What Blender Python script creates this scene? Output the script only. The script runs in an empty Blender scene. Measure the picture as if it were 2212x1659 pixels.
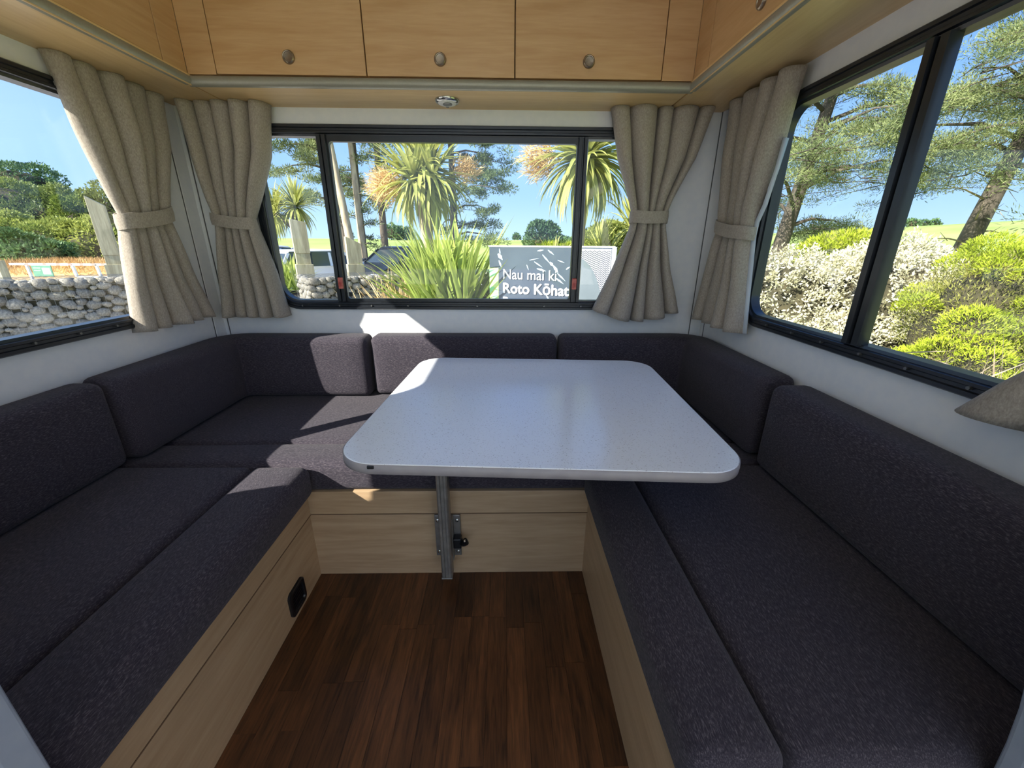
import bpy, math, random
import numpy as np
from mathutils import Vector, Matrix, Euler, Quaternion

random.seed(7)
rng = np.random.default_rng(7)
PI = math.pi
scn = bpy.context.scene
COL = scn.collection

# Everything below is laid out with the camera's eye point as origin (x right, y towards the rear wall,
# z up) and at the very end the whole world is lifted so that the vehicle floor is z = 0 and scaled to metres.
EYE = 1.04
UNIT = 1.08

# ------------------------------------------------------------------ camera
F_PX, PITCH, YAW, ROLL = 861.6, 0.338935, 0.021079, 0.0060775
cam_data = bpy.data.cameras.new('camera')
cam = bpy.data.objects.new('camera', cam_data)
COL.objects.link(cam)
scn.camera = cam
cam_data.sensor_fit = 'HORIZONTAL'
cam_data.sensor_width = 36.0
cam_data.lens = F_PX / 2212.0 * 36.0
cam_data.clip_start = 0.02
cam_data.clip_end = 2000
fw = Vector((math.sin(YAW)*math.cos(PITCH), math.cos(YAW)*math.cos(PITCH), -math.sin(PITCH)))
rt = Vector((math.cos(YAW), -math.sin(YAW), 0))
up = rt.cross(fw)
r2 = rt*math.cos(ROLL) + up*math.sin(ROLL)
u2 = -rt*math.sin(ROLL) + up*math.cos(ROLL)
cam.matrix_world = Matrix(((r2.x, u2.x, -fw.x, 0), (r2.y, u2.y, -fw.y, 0), (r2.z, u2.z, -fw.z, EYE*UNIT), (0, 0, 0, 1)))

# ------------------------------------------------------------------ sky, sun, exposure
SUN_TO = Vector((-1.22, -0.87, 1.0)).normalized()          # direction towards the sun
world = bpy.data.worlds.new('sky')
scn.world = world
world.use_nodes = True
wn = world.node_tree.nodes
wl = world.node_tree.links
for n in list(wn): wn.remove(n)
tcw = wn.new('ShaderNodeTexCoord'); sep = wn.new('ShaderNodeSeparateXYZ')
wl.new(tcw.outputs['Generated'], sep.inputs[0])
ramp = wn.new('ShaderNodeValToRGB'); ramp.color_ramp.interpolation = 'EASE'
for p_, c_ in ((0.0, (0.46, 0.66, 0.90)), (0.12, (0.31, 0.52, 0.88)), (0.35, (0.15, 0.34, 0.80)), (1.0, (0.07, 0.20, 0.62))):
    e_ = ramp.color_ramp.elements[0] if p_ == 0.0 else (ramp.color_ramp.elements[-1] if p_ == 1.0 else ramp.color_ramp.elements.new(p_))
    e_.position = p_; e_.color = (*c_, 1)
wl.new(sep.outputs['Z'], ramp.inputs[0])
# the sky brightens and pales smoothly towards the sun
dt_ = wn.new('ShaderNodeVectorMath'); dt_.operation = 'DOT_PRODUCT'; dt_.inputs[1].default_value = tuple(SUN_TO)
wl.new(tcw.outputs['Generated'], dt_.inputs[0])
mr_ = wn.new('ShaderNodeMapRange'); mr_.inputs['From Min'].default_value = 0.0; mr_.inputs['From Max'].default_value = 1.0; mr_.inputs['To Max'].default_value = 0.55; mr_.interpolation_type = 'SMOOTHSTEP'
wl.new(dt_.outputs['Value'], mr_.inputs['Value'])
mxw = wn.new('ShaderNodeMixRGB'); mxw.inputs[2].default_value = (1.1, 1.25, 1.45, 1)
wl.new(mr_.outputs[0], mxw.inputs[0]); wl.new(ramp.outputs[0], mxw.inputs[1])
bg = wn.new('ShaderNodeBackground')
bg.inputs['Strength'].default_value = 0.95
wo = wn.new('ShaderNodeOutputWorld')
wl.new(mxw.outputs[0], bg.inputs[0]); wl.new(bg.outputs[0], wo.inputs[0])
sd = bpy.data.lights.new('sun', 'SUN')
sd.energy = 8.2
sd.angle = 0.009
sd.color = (1.0, 0.94, 0.85)
sun = bpy.data.objects.new('sun', sd); COL.objects.link(sun)
sun.rotation_euler = (-SUN_TO).to_track_quat('-Z', 'Y').to_euler()
scn.view_settings.view_transform = 'Standard'
scn.view_settings.look = 'None'
scn.view_settings.gamma = 1.0
scn.view_settings.use_curve_mapping = False
scn.view_settings.exposure = 0.80
scn.cycles.max_bounces = 12
scn.cycles.transparent_max_bounces = 24
scn.cycles.caustics_reflective = False
scn.cycles.caustics_refractive = False

# ------------------------------------------------------------------ materials
def srgb(r, g, b):
    f = lambda c: ((c/255.0)/12.92 if c/255.0 <= 0.04045 else (((c/255.0)+0.055)/1.055)**2.4)
    return (f(r), f(g), f(b), 1.0)

def new_mat(name):
    m = bpy.data.materials.new(name); m.use_nodes = True
    nt = m.node_tree
    return m, nt, nt.nodes, nt.links, nt.nodes['Principled BSDF']

def mat(name, c, rough=0.5, metal=0.0, c2=None, scale=8.0, bump=0.0, bscale=60.0, stretch=(1, 1, 1), spec=0.5, detail=4.0, lo=0.35, hi=0.65, rnd=0.0):
    """base colour with optional second colour through a noise, bump and a per-object tint"""
    m, nt, N, L, P = new_mat(name)
    P.inputs['Roughness'].default_value = rough
    P.inputs['Metallic'].default_value = metal
    P.inputs['Specular IOR Level'].default_value = spec
    tc = N.new('ShaderNodeTexCoord'); mp = N.new('ShaderNodeMapping')
    L.new(tc.outputs['Object'], mp.inputs['Vector'])
    mp.inputs['Scale'].default_value = stretch
    col = None
    c2 = c2 or c
    ns = N.new('ShaderNodeTexNoise'); ns.inputs['Scale'].default_value = scale; ns.inputs['Detail'].default_value = detail
    L.new(mp.outputs[0], ns.inputs['Vector'])
    cr = N.new('ShaderNodeValToRGB')
    cr.color_ramp.elements[0].position = lo; cr.color_ramp.elements[1].position = hi
    cr.color_ramp.elements[0].color = c; cr.color_ramp.elements[1].color = c2
    L.new(ns.outputs[0], cr.inputs[0])
    out = cr.outputs[0]
    if rnd:
        oi = N.new('ShaderNodeObjectInfo'); hs = N.new('ShaderNodeHueSaturation')
        mr = N.new('ShaderNodeMapRange'); mr.inputs['To Min'].default_value = 1-rnd; mr.inputs['To Max'].default_value = 1+rnd
        L.new(oi.outputs['Random'], mr.inputs['Value']); L.new(mr.outputs[0], hs.inputs['Value'])
        L.new(out, hs.inputs['Color']); out = hs.outputs[0]
    L.new(out, P.inputs['Base Color'])
    if bump:
        nb = N.new('ShaderNodeTexNoise'); nb.inputs['Scale'].default_value = bscale; nb.inputs['Detail'].default_value = 3
        L.new(mp.outputs[0], nb.inputs['Vector'])
        bp = N.new('ShaderNodeBump'); bp.inputs['Strength'].default_value = bump; bp.inputs['Distance'].default_value = 0.004
        L.new(nb.outputs[0], bp.inputs['Height']); L.new(bp.outputs[0], P.inputs['Normal'])
    return m

def leaf_mat(name, c, c2, scale=3.0, trans=0.35, rnd=0.0, rough=0.55):
    m, nt, N, L, P = new_mat(name)
    tc = N.new('ShaderNodeTexCoord')
    ns = N.new('ShaderNodeTexNoise'); ns.inputs['Scale'].default_value = scale; ns.inputs['Detail'].default_value = 5
    L.new(tc.outputs['Object'], ns.inputs['Vector'])
    cr = N.new('ShaderNodeValToRGB'); cr.color_ramp.elements[0].position = 0.35; cr.color_ramp.elements[1].position = 0.62
    cr.color_ramp.elements[0].color = c; cr.color_ramp.elements[1].color = c2
    L.new(ns.outputs[0], cr.inputs[0]); out = cr.outputs[0]
    if rnd:
        oi = N.new('ShaderNodeObjectInfo'); hs = N.new('ShaderNodeHueSaturation')
        mr = N.new('ShaderNodeMapRange'); mr.inputs['To Min'].default_value = 1-rnd; mr.inputs['To Max'].default_value = 1+rnd
        L.new(oi.outputs['Random'], mr.inputs['Value']); L.new(mr.outputs[0], hs.inputs['Value'])
        L.new(out, hs.inputs['Color']); out = hs.outputs[0]
    L.new(out, P.inputs['Base Color'])
    P.inputs['Roughness'].default_value = rough
    P.inputs['Specular IOR Level'].default_value = 0.25
    tr = N.new('ShaderNodeBsdfTranslucent'); L.new(out, tr.inputs['Color'])
    mx = N.new('ShaderNodeMixShader'); mx.inputs[0].default_value = trans
    L.new(P.outputs[0], mx.inputs[1]); L.new(tr.outputs[0], mx.inputs[2])
    L.new(mx.outputs[0], N['Material Output'].inputs['Surface'])
    return m

def wood_mat(name, ca, cb, axis='x', rough=0.42, rnd=0.0, sc=1.0, grain=0.5):
    m, nt, N, L, P = new_mat(name)
    tc = N.new('ShaderNodeTexCoord'); mp = N.new('ShaderNodeMapping')
    st = {'x': (1.2, 14, 14), 'y': (14, 1.2, 14), 'z': (14, 14, 1.2)}[axis]
    mp.inputs['Scale'].default_value = tuple(s*sc for s in st)
    vec = tc.outputs['Object']
    if rnd:
        oi = N.new('ShaderNodeObjectInfo')
        va = N.new('ShaderNodeVectorMath'); va.operation = 'MULTIPLY_ADD'
        cb3 = N.new('ShaderNodeCombineXYZ')
        for k in range(3): L.new(oi.outputs['Random'], cb3.inputs[k])
        va.inputs[1].default_value = (37, 53, 19)
        L.new(cb3.outputs[0], va.inputs[0]); L.new(vec, va.inputs[2]); vec = va.outputs[0]
    L.new(vec, mp.inputs['Vector'])
    ns = N.new('ShaderNodeTexNoise'); ns.inputs['Scale'].default_value = 1.6; ns.inputs['Detail'].default_value = 7; ns.inputs['Distortion'].default_value = 1.2
    L.new(mp.outputs[0], ns.inputs['Vector'])
    n2 = N.new('ShaderNodeTexNoise'); n2.inputs['Scale'].default_value = 9; n2.inputs['Detail'].default_value = 3; n2.inputs['Distortion'].default_value = 0.5
    L.new(mp.outputs[0], n2.inputs['Vector'])
    mm = N.new('ShaderNodeMixRGB'); mm.inputs[0].default_value = grain*0.6
    L.new(ns.outputs[0], mm.inputs[1]); L.new(n2.outputs[0], mm.inputs[2])
    cr = N.new('ShaderNodeValToRGB'); cr.color_ramp.elements[0].position = 0.36; cr.color_ramp.elements[1].position = 0.64
    cr.color_ramp.elements[0].color = ca; cr.color_ramp.elements[1].color = cb
    L.new(mm.outputs[0], cr.inputs[0]); out = cr.outputs[0]
    if rnd:
        hs = N.new('ShaderNodeHueSaturation'); mr = N.new('ShaderNodeMapRange')
        mr.inputs['To Min'].default_value = 1-rnd; mr.inputs['To Max'].default_value = 1+rnd*1.3
        L.new(oi.outputs['Random'], mr.inputs['Value']); L.new(mr.outputs[0], hs.inputs['Value'])
        L.new(out, hs.inputs['Color']); out = hs.outputs[0]
    L.new(out, P.inputs['Base Color']); P.inputs['Roughness'].default_value = rough
    bp = N.new('ShaderNodeBump'); bp.inputs['Strength'].default_value = 0.06; bp.inputs['Distance'].default_value = 0.002
    L.new(n2.outputs[0], bp.inputs['Height']); L.new(bp.outputs[0], P.inputs['Normal'])
    return m

def fabric_mat(name, ca, cb, cc, stretch, scale=60, bump=0.5, rough=0.9, sheen=0.08):
    m, nt, N, L, P = new_mat(name)
    tc = N.new('ShaderNodeTexCoord'); mp = N.new('ShaderNodeMapping'); mp.inputs['Scale'].default_value = stretch
    L.new(tc.outputs['Object'], mp.inputs['Vector'])
    ns = N.new('ShaderNodeTexNoise'); ns.inputs['Scale'].default_value = scale; ns.inputs['Detail'].default_value = 6; ns.inputs['Roughness'].default_value = 0.7
    L.new(mp.outputs[0], ns.inputs['Vector'])
    cr = N.new('ShaderNodeValToRGB'); cr.color_ramp.elements[0].position = 0.33; cr.color_ramp.elements[1].position = 0.72
    cr.color_ramp.elements[0].color = ca; cr.color_ramp.elements[1].color = cc
    e = cr.color_ramp.elements.new(0.52); e.color = cb
    L.new(ns.outputs[0], cr.inputs[0]); L.new(cr.outputs[0], P.inputs['Base Color'])
    P.inputs['Roughness'].default_value = rough; P.inputs['Specular IOR Level'].default_value = 0.2
    P.inputs['Sheen Weight'].default_value = sheen
    bp = N.new('ShaderNodeBump'); bp.inputs['Strength'].default_value = bump; bp.inputs['Distance'].default_value = 0.002
    L.new(ns.outputs[0], bp.inputs['Height']); L.new(bp.outputs[0], P.inputs['Normal'])
    return m

M = {}
M['maple_x'] = wood_mat('maple_laminate', srgb(192, 148, 98), srgb(208, 168, 120), 'x', 0.38)
M['bench_x'] = wood_mat('pale_maple_laminate', srgb(168, 140, 108), srgb(188, 162, 130), 'x', 0.4)
M['bench_y'] = wood_mat('pale_maple_laminate_lengthwise', srgb(168, 140, 108), srgb(188, 162, 130), 'y', 0.4)
M['pelmet_x'] = wood_mat('maple_laminate_lit', srgb(214, 176, 118), srgb(228, 194, 138), 'x', 0.35)  # maple with a lighter colour, painting in the brightness of the pelmet underside
M['pelmet_y'] = wood_mat('maple_laminate_lit_lengthwise', srgb(214, 176, 118), srgb(228, 194, 138), 'y', 0.35)  # same brightened maple, grain along the side pelmets
M['maple_y'] = wood_mat('maple_laminate_lengthwise', srgb(192, 148, 98), srgb(208, 168, 120), 'y', 0.38)
M['plank'] = wood_mat('dark_oak_plank', srgb(54, 33, 19), srgb(104, 66, 38), 'y', 0.4, rnd=0.3, sc=1.4, grain=0.8)
M['wall'] = mat('wall_panel', srgb(226, 226, 226), 0.5, c2=srgb(231, 230, 228), scale=40, bump=0.05, bscale=300)
M['ceiling'] = mat('ceiling_panel', srgb(225, 225, 222), 0.6, c2=srgb(230, 230, 228))
M['black_frame'] = mat('black_aluminium', srgb(20, 23, 28), 0.32, 0.0, c2=srgb(28, 31, 36), scale=30, spec=0.6)
M['rubber'] = mat('black_rubber', srgb(16, 16, 18), 0.7, c2=srgb(24, 24, 26))
M['rail'] = mat('satin_aluminium', srgb(152, 147, 130), 0.42, 0.3, c2=srgb(156, 151, 134), scale=200)
M['leg_metal'] = mat('grey_anodised_metal', srgb(130, 126, 122), 0.4, 0.6, c2=srgb(150, 146, 140), scale=40)
M['chrome'] = mat('polished_metal', srgb(190, 188, 182), 0.2, 1.0)
M['nickel'] = mat('brushed_nickel', srgb(165, 150, 130), 0.34, 0.9, c2=srgb(140, 128, 112), scale=90)
M['seat'] = fabric_mat('charcoal_tweed', srgb(37, 34, 42), srgb(58, 53, 62), srgb(112, 104, 108), (1, 5, 5), 130, 0.6)
M['seat_y'] = fabric_mat('charcoal_tweed_lengthwise', srgb(37, 34, 42), srgb(58, 53, 62), srgb(112, 104, 108), (5, 1, 5), 130, 0.6)
M['curtain'] = fabric_mat('taupe_curtain_cloth', srgb(142, 132, 120), srgb(165, 154, 140), srgb(186, 175, 160), (2, 2, 1), 160, 0.25, 0.85, 0.15)
M['lining'] = mat('pale_curtain_lining', srgb(190, 198, 206), 0.8, c2=srgb(200, 206, 212))
M['grey_panel'] = mat('pale_grey_panel', srgb(150, 158, 172), 0.5, c2=srgb(160, 168, 180), scale=20, bump=0.1)
M['table_edge'] = mat('grey_edge_band', srgb(142, 136, 138), 0.45, c2=srgb(152, 146, 146), scale=30)
M['seam'] = mat('dark_seam_filler', srgb(96, 94, 92), 0.8)
M['shadow_line'] = mat('brown_shadow_line', srgb(104, 80, 58), 0.6, c2=srgb(120, 94, 70))  # brown that paints the shade line below the bench rails
M['screw'] = mat('dull_screw_metal', srgb(120, 118, 114), 0.4, 0.8)
M['black_plastic'] = mat('black_plastic', srgb(14, 15, 18), 0.4, c2=srgb(22, 23, 26))
M['red_plastic'] = mat('red_plastic', srgb(170, 60, 50), 0.45, c2=srgb(214, 120, 104), scale=60)
M['white_plastic'] = mat('white_plastic', srgb(222, 218, 206), 0.35)
M['lens_grey'] = mat('grey_lens', srgb(130, 128, 122), 0.25)
# speckled table laminate
m, nt, N, L, P = new_mat('speckled_white_laminate')
tc = N.new('ShaderNodeTexCoord')
vo = N.new('ShaderNodeTexVoronoi'); vo.inputs['Scale'].default_value = 210
ns = N.new('ShaderNodeTexNoise'); ns.inputs['Scale'].default_value = 330; ns.inputs['Detail'].default_value = 1
L.new(tc.outputs['Object'], vo.inputs['Vector']); L.new(tc.outputs['Object'], ns.inputs['Vector'])
cr = N.new('ShaderNodeValToRGB'); cr.color_ramp.elements[0].position = 0.62; cr.color_ramp.elements[1].position = 0.80
cr.color_ramp.elements[0].color = srgb(232, 235, 240); cr.color_ramp.elements[1].color = srgb(172, 170, 170)
L.new(ns.outputs[0], cr.inputs[0])
L.new(cr.outputs[0], P.inputs['Base Color']); P.inputs['Roughness'].default_value = 0.2; P.inputs['Specular IOR Level'].default_value = 0.9
M['table'] = m
# window glass: thin pane, mostly clear with a mirror-like sheen
m, nt, N, L, P = new_mat('window_glass')
N.remove(P)
tr = N.new('ShaderNodeBsdfTransparent'); tr.inputs[0].default_value = (0.95, 0.965, 0.96, 1)
gl = N.new('ShaderNodeBsdfGlossy'); gl.inputs['Roughness'].default_value = 0.02
lw_ = N.new('ShaderNodeLayerWeight'); lw_.inputs[0].default_value = 0.5
pw = N.new('ShaderNodeMath'); pw.operation = 'POWER'; pw.inputs[1].default_value = 5.0
ma = N.new('ShaderNodeMath'); ma.operation = 'MULTIPLY_ADD'; ma.inputs[1].default_value = 0.8; ma.inputs[2].default_value = 0.03
mx = N.new('ShaderNodeMixShader')
L.new(lw_.outputs['Facing'], pw.inputs[0]); L.new(pw.outputs[0], ma.inputs[0]); L.new(ma.outputs[0], mx.inputs[0])
L.new(tr.outputs[0], mx.inputs[1]); L.new(gl.outputs[0], mx.inputs[2])
L.new(mx.outputs[0], N['Material Output'].inputs['Surface'])
M['glass'] = m
# outdoors
M['stone'] = mat('river_stone', srgb(112, 108, 100), 0.85, c2=srgb(160, 154, 140), scale=5, bump=0.5, bscale=30, rnd=0.3)
M['wire'] = mat('galvanised_wire', srgb(140, 142, 140), 0.5, 0.4)
M['post'] = wood_mat('weathered_timber', srgb(150, 142, 112), srgb(192, 184, 152), 'z', 0.8, sc=0.5)
M['asphalt'] = mat('pale_chip_seal', srgb(168, 164, 158), 0.9, c2=srgb(190, 186, 178), scale=3, bump=0.3)
M['car_white'] = mat('white_car_paint', srgb(235, 236, 238), 0.25)
M['car_silver'] = mat('pale_car_paint', srgb(205, 208, 212), 0.25, 0.2)
M['car_dark'] = mat('dark_car_paint', srgb(28, 34, 48), 0.2, 0.3)
M['car_glass'] = mat('dark_car_glass', srgb(40, 52, 60), 0.08, spec=0.8)
M['tyre'] = mat('tyre_rubber', srgb(24, 24, 26), 0.8)
M['red_lens'] = mat('red_lamp_lens', srgb(190, 30, 30), 0.2)
M['clear_lens'] = mat('clear_lamp_lens', srgb(210, 214, 218), 0.1, 0.3)
M['bark'] = mat('pine_bark', srgb(62, 56, 50), 0.9, c2=srgb(108, 98, 86), scale=4, bump=0.8, bscale=12, stretch=(1, 1, 0.3))
M['pale_bark'] = mat('pale_bark', srgb(150, 132, 108), 0.9, c2=srgb(196, 180, 150), scale=6, bump=0.6, bscale=18, stretch=(1, 1, 0.3))
M['twig'] = mat('dry_twigs', srgb(120, 104, 84), 0.9, c2=srgb(176, 158, 132), scale=8)
M['needles'] = leaf_mat('pine_needles', srgb(84, 102, 66), srgb(152, 160, 106), 0.8, 0.3)
M['needles_dark'] = leaf_mat('dark_pine_needles', srgb(66, 88, 62), srgb(136, 150, 96), 0.7, 0.25)
M['cordyline'] = leaf_mat('cabbage_tree_leaf', srgb(140, 152, 82), srgb(200, 198, 118), 2.0, 0.35, rnd=0.25)
M['flax'] = leaf_mat('flax_leaf', srgb(112, 140, 62), srgb(178, 190, 98), 2.0, 0.35, rnd=0.3)
M['dry_orange'] = leaf_mat('dry_flower_stalks', srgb(204, 170, 116), srgb(236, 210, 160), 4.0, 0.3)
M['lime'] = leaf_mat('lime_foliage', srgb(126, 142, 44), srgb(192, 204, 66), 2.5, 0.35)
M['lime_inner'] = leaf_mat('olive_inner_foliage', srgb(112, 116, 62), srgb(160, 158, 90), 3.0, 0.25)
M['silver'] = leaf_mat('silver_leaf', srgb(170, 166, 128), srgb(238, 232, 204), 5.0, 0.25)
M['bush'] = leaf_mat('bush_foliage', srgb(88, 104, 56), srgb(150, 162, 92), 0.35, 0.3)
M['bush_yellow'] = leaf_mat('yellow_green_foliage', srgb(112, 128, 58), srgb(176, 182, 98), 0.35, 0.35)
M['bush_dark'] = leaf_mat('dark_green_foliage', srgb(64, 92, 66), srgb(116, 146, 92), 0.6, 0.25)
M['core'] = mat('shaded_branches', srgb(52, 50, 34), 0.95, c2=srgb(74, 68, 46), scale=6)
M['dry_grass'] = leaf_mat('dry_bank_grass', srgb(176, 140, 92), srgb(214, 180, 122), 0.3, 0.2)
M['white_paint'] = mat('white_painted_rail', srgb(236, 236, 228), 0.5)
M['gate_red'] = mat('red_painted_band', srgb(208, 140, 130), 0.5)
M['sign_green'] = mat('green_sign_face', srgb(92, 140, 116), 0.4, c2=srgb(104, 152, 126))
M['sign_pale'] = mat('pale_sign_print', srgb(206, 222, 214), 0.4)
M['sign_blue'] = mat('slate_blue_sign_face', srgb(52, 64, 80), 0.35, c2=srgb(72, 84, 98), scale=1.4, lo=0.3, hi=0.7)
M['sign_grey'] = mat('grey_sign_quarter', srgb(98, 108, 114), 0.35, c2=srgb(108, 118, 124), scale=3)
M['sign_white'] = mat('white_sign_lettering', srgb(246, 246, 246), 0.4)
M['sign_ice'] = mat('ice_blue_print', srgb(196, 222, 240), 0.4)
M['lime_print'] = mat('pale_lime_print', srgb(196, 226, 140), 0.4)
M['mint_print'] = mat('mint_print', srgb(140, 214, 150), 0.4)
M['chevron_dark'] = mat('dark_chevron_print', srgb(70, 74, 84), 0.4)
M['chevron_pale'] = mat('pale_chevron_ground', srgb(186, 186, 192), 0.4)
# terrain: grass, with the paved car park as a real region of the same ground
m, nt, N, L, P = new_mat('grassland')
tc = N.new('ShaderNodeTexCoord')
ns = N.new('ShaderNodeTexNoise'); ns.inputs['Scale'].default_value = 0.06; ns.inputs['Detail'].default_value = 8
L.new(tc.outputs['Object'], ns.inputs['Vector'])
cr = N.new('ShaderNodeValToRGB'); cr.color_ramp.elements[0].position = 0.35; cr.color_ramp.elements[1].position = 0.65
cr.color_ramp.elements[0].color = srgb(138, 154, 84); cr.color_ramp.elements[1].color = srgb(166, 180, 110)
L.new(ns.outputs[0], cr.inputs[0]); L.new(cr.outputs[0], P.inputs['Base Color']); P.inputs['Roughness'].default_value = 0.95
P.inputs['Specular IOR Level'].default_value = 0.1
M['grass'] = m

# ------------------------------------------------------------------ object helpers
ABS = {}
def tag(o, label=None, cat=None, group=None, kind=None):
    if label: o['label'] = label
    if cat: o['category'] = cat
    if group: o['group'] = group
    if kind: o['kind'] = kind
    return o

def thing(name, loc, label, cat, group=None, rot=(0, 0, 0)):
    o = bpy.data.objects.new(name, None); COL.objects.link(o)
    o.empty_display_size = 0.05
    o.location = loc; o.rotation_euler = rot
    ABS[o.name] = Vector(loc)
    return tag(o, label, cat, group)

class MB:
    def __init__(self): self.v = []; self.f = []
    def add(self, vs, fs):
        b = len(self.v); self.v += [tuple(p) for p in vs]; self.f += [tuple(i+b for i in f) for f in fs]
        return self
    def box(self, x0, x1, y0, y1, z0, z1):
        vs = [(x0,y0,z0),(x1,y0,z0),(x1,y1,z0),(x0,y1,z0),(x0,y0,z1),(x1,y0,z1),(x1,y1,z1),(x0,y1,z1)]
        return self.add(vs, [(3,2,1,0),(4,5,6,7),(0,1,5,4),(1,2,6,5),(2,3,7,6),(3,0,4,7)])
    def bar(self, a, b, w, h=None, upv=(0, 0, 1)):
        h = h or w; a = Vector(a); b = Vector(b); d = (b-a).normalized()
        u = Vector(upv)
        if abs(d.dot(u)) > 0.98: u = Vector((1, 0, 0))
        s = d.cross(u).normalized(); t = s.cross(d)
        vs = []
        for p in (a, b):
            for i, j in ((-1,-1),(1,-1),(1,1),(-1,1)): vs.append(p + s*(i*w/2) + t*(j*h/2))
        return self.add(vs, [(0,1,2,3),(7,6,5,4),(1,0,4,5),(2,1,5,6),(3,2,6,7),(0,3,7,4)])
    def tube(self, pts, rad, n=8, cap=True):
        pts = [Vector(p) for p in pts]; k = len(pts)
        if not hasattr(rad, '__len__'): rad = [rad]*k
        vs = []; prev = None
        for i, p in enumerate(pts):
            d = (pts[min(i+1, k-1)] - pts[max(i-1, 0)]).normalized()
            u = prev if prev is not None else (Vector((0, 0, 1)) if abs(d.z) < 0.9 else Vector((1, 0, 0)))
            s = d.cross(u)
            if s.length < 1e-5: s = d.cross(Vector((0, 1, 0)))
            s.normalize(); t = s.cross(d).normalized(); prev = t
            for j in range(n):
                a = 2*PI*j/n; vs.append(p + (s*math.cos(a) + t*math.sin(a))*rad[i])
        fs = [(i*n+j, i*n+(j+1) % n, (i+1)*n+(j+1) % n, (i+1)*n+j) for i in range(k-1) for j in range(n)]
        if cap: fs += [tuple(range(n-1, -1, -1)), tuple((k-1)*n+j for j in range(n))]
        return self.add(vs, fs)
    def lathe(self, prof, c, axis='z', n=24):
        """prof: list of (radius, height) along axis from centre c"""
        vs = []
        for r, h in prof:
            for j in range(n):
                a = 2*PI*j/n; x, y = r*math.cos(a), r*math.sin(a)
                if axis == 'z': p = (c[0]+x, c[1]+y, c[2]+h)
                elif axis == 'y': p = (c[0]+x, c[1]+h, c[2]+y)
                else: p = (c[0]+h, c[1]+x, c[2]+y)
                vs.append(p)
        k = len(prof)
        fs = [(i*n+j, i*n+(j+1) % n, (i+1)*n+(j+1) % n, (i+1)*n+j) for i in range(k-1) for j in range(n)]
        fs += [tuple(range(n-1, -1, -1)), tuple((k-1)*n+j for j in range(n))]
        return self.add(vs, fs)
    def prism(self, poly, z0, z1, fn=lambda a, b, c: (a, b, c)):
        n = len(poly)
        vs = [fn(a, b, z0) for a, b in poly] + [fn(a, b, z1) for a, b in poly]
        return self.add(vs, [tuple(range(n-1, -1, -1)), tuple(range(n, 2*n))] + [(i, (i+1) % n, n+(i+1) % n, n+i) for i in range(n)])

def mk_mesh(name, v, f, m, smooth=None, centre=None):
    me = bpy.data.meshes.new(name)
    me.from_pydata([tuple(Vector(p)-centre) for p in v] if centre is not None else v, [], f)
    me.validate()
    import bmesh
    bm = bmesh.new(); bm.from_mesh(me); bmesh.ops.recalc_face_normals(bm, faces=bm.faces[:]); bm.to_mesh(me); bm.free()
    if m: me.materials.append(m)
    if smooth is not None:
        me.shade_smooth()
        if smooth < 180: me.set_sharp_from_angle(angle=math.radians(smooth))
    return me

def obj(name, mb, m, parent=None, smooth=None, bevel=0, seg=2, local=False):
    """ONE mesh object from the builder; vertices are in world units unless local"""
    if local:
        me = mk_mesh(name, mb.v, mb.f, m, smooth); o = bpy.data.objects.new(name, me); c = Vector((0, 0, 0))
    else:
        a = np.array(mb.v); c = Vector(((a[:, 0].min()+a[:, 0].max())/2, (a[:, 1].min()+a[:, 1].max())/2, a[:, 2].min()))
        me = mk_mesh(name, mb.v, mb.f, m, smooth, c); o = bpy.data.objects.new(name, me)
    COL.objects.link(o)
    if parent is not None:
        o.parent = parent
        if not local: o.location = c - ABS[parent.name]
    elif not local: o.location = c
    ABS[o.name] = c
    if bevel:
        bv = o.modifiers.new('bevel', 'BEVEL'); bv.width = bevel; bv.segments = seg; bv.limit_method = 'ANGLE'; bv.angle_limit = 0.6
    return o

def struct(name, mb, m, parent=None, **k):
    o = obj(name, mb, m, parent, **k)
    if parent is None: o['kind'] = 'structure'
    return o

def rloop(u0, u1, v0, v1, r, k=8):
    """rounded rectangle loop"""
    r = max(r, 0.0005); out = []
    for cu, cv, a0 in ((u1-r, v0+r, -PI/2), (u1-r, v1-r, 0), (u0+r, v1-r, PI/2), (u0+r, v0+r, PI)):
        for j in range(k+1):
            a = a0 + PI/2*j/k; out.append((cu+r*math.cos(a), cv+r*math.sin(a)))
    return out

def loft(mb, loops, fn, closed=False):
    n = len(loops[0][0]); vs = []
    for lp, w in loops: vs += [fn(u, v, w) for u, v in lp]
    k = len(loops); fs = []
    for i in range(k if closed else k-1):
        a, b = i*n, ((i+1) % k)*n
        fs += [(a+j, a+(j+1) % n, b+(j+1) % n, b+j) for j in range(n)]
    return mb.add(vs, fs)

def ico(sub=2, seed=0, amp=0.15, sx=1, sy=1, sz=1, flat=0.0):
    import bmesh
    bm = bmesh.new(); bmesh.ops.create_icosphere(bm, subdivisions=sub, radius=1)
    r = random.Random(seed); ph = [r.uniform(0, 6) for _ in range(6)]
    vs = []
    for v in bm.verts:
        p = v.co; k = 1 + amp*(math.sin(2.3*p.x+ph[0])*math.cos(2.1*p.y+ph[1]) + 0.6*math.sin(3.1*p.z+ph[2]+p.x))
        vs.append((p.x*k*sx, p.y*k*sy, p.z*k*sz))
    fs = [tuple(v.index for v in f.verts) for f in bm.faces]; bm.free()
    return vs, fs

# pixel -> world direction of the photograph, used for measuring positions in depth
MR = np.array([[r2.x, r2.y, r2.z], [u2.x, u2.y, u2.z], [fw.x, fw.y, fw.z]])
def ray(px, py):
    return MR.T @ np.array([(px-1106)/F_PX, -(py-829.5)/F_PX, 1.0])
def at(px, py, Y):
    d = ray(px, py); return Vector(d*(Y/d[1]))

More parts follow.
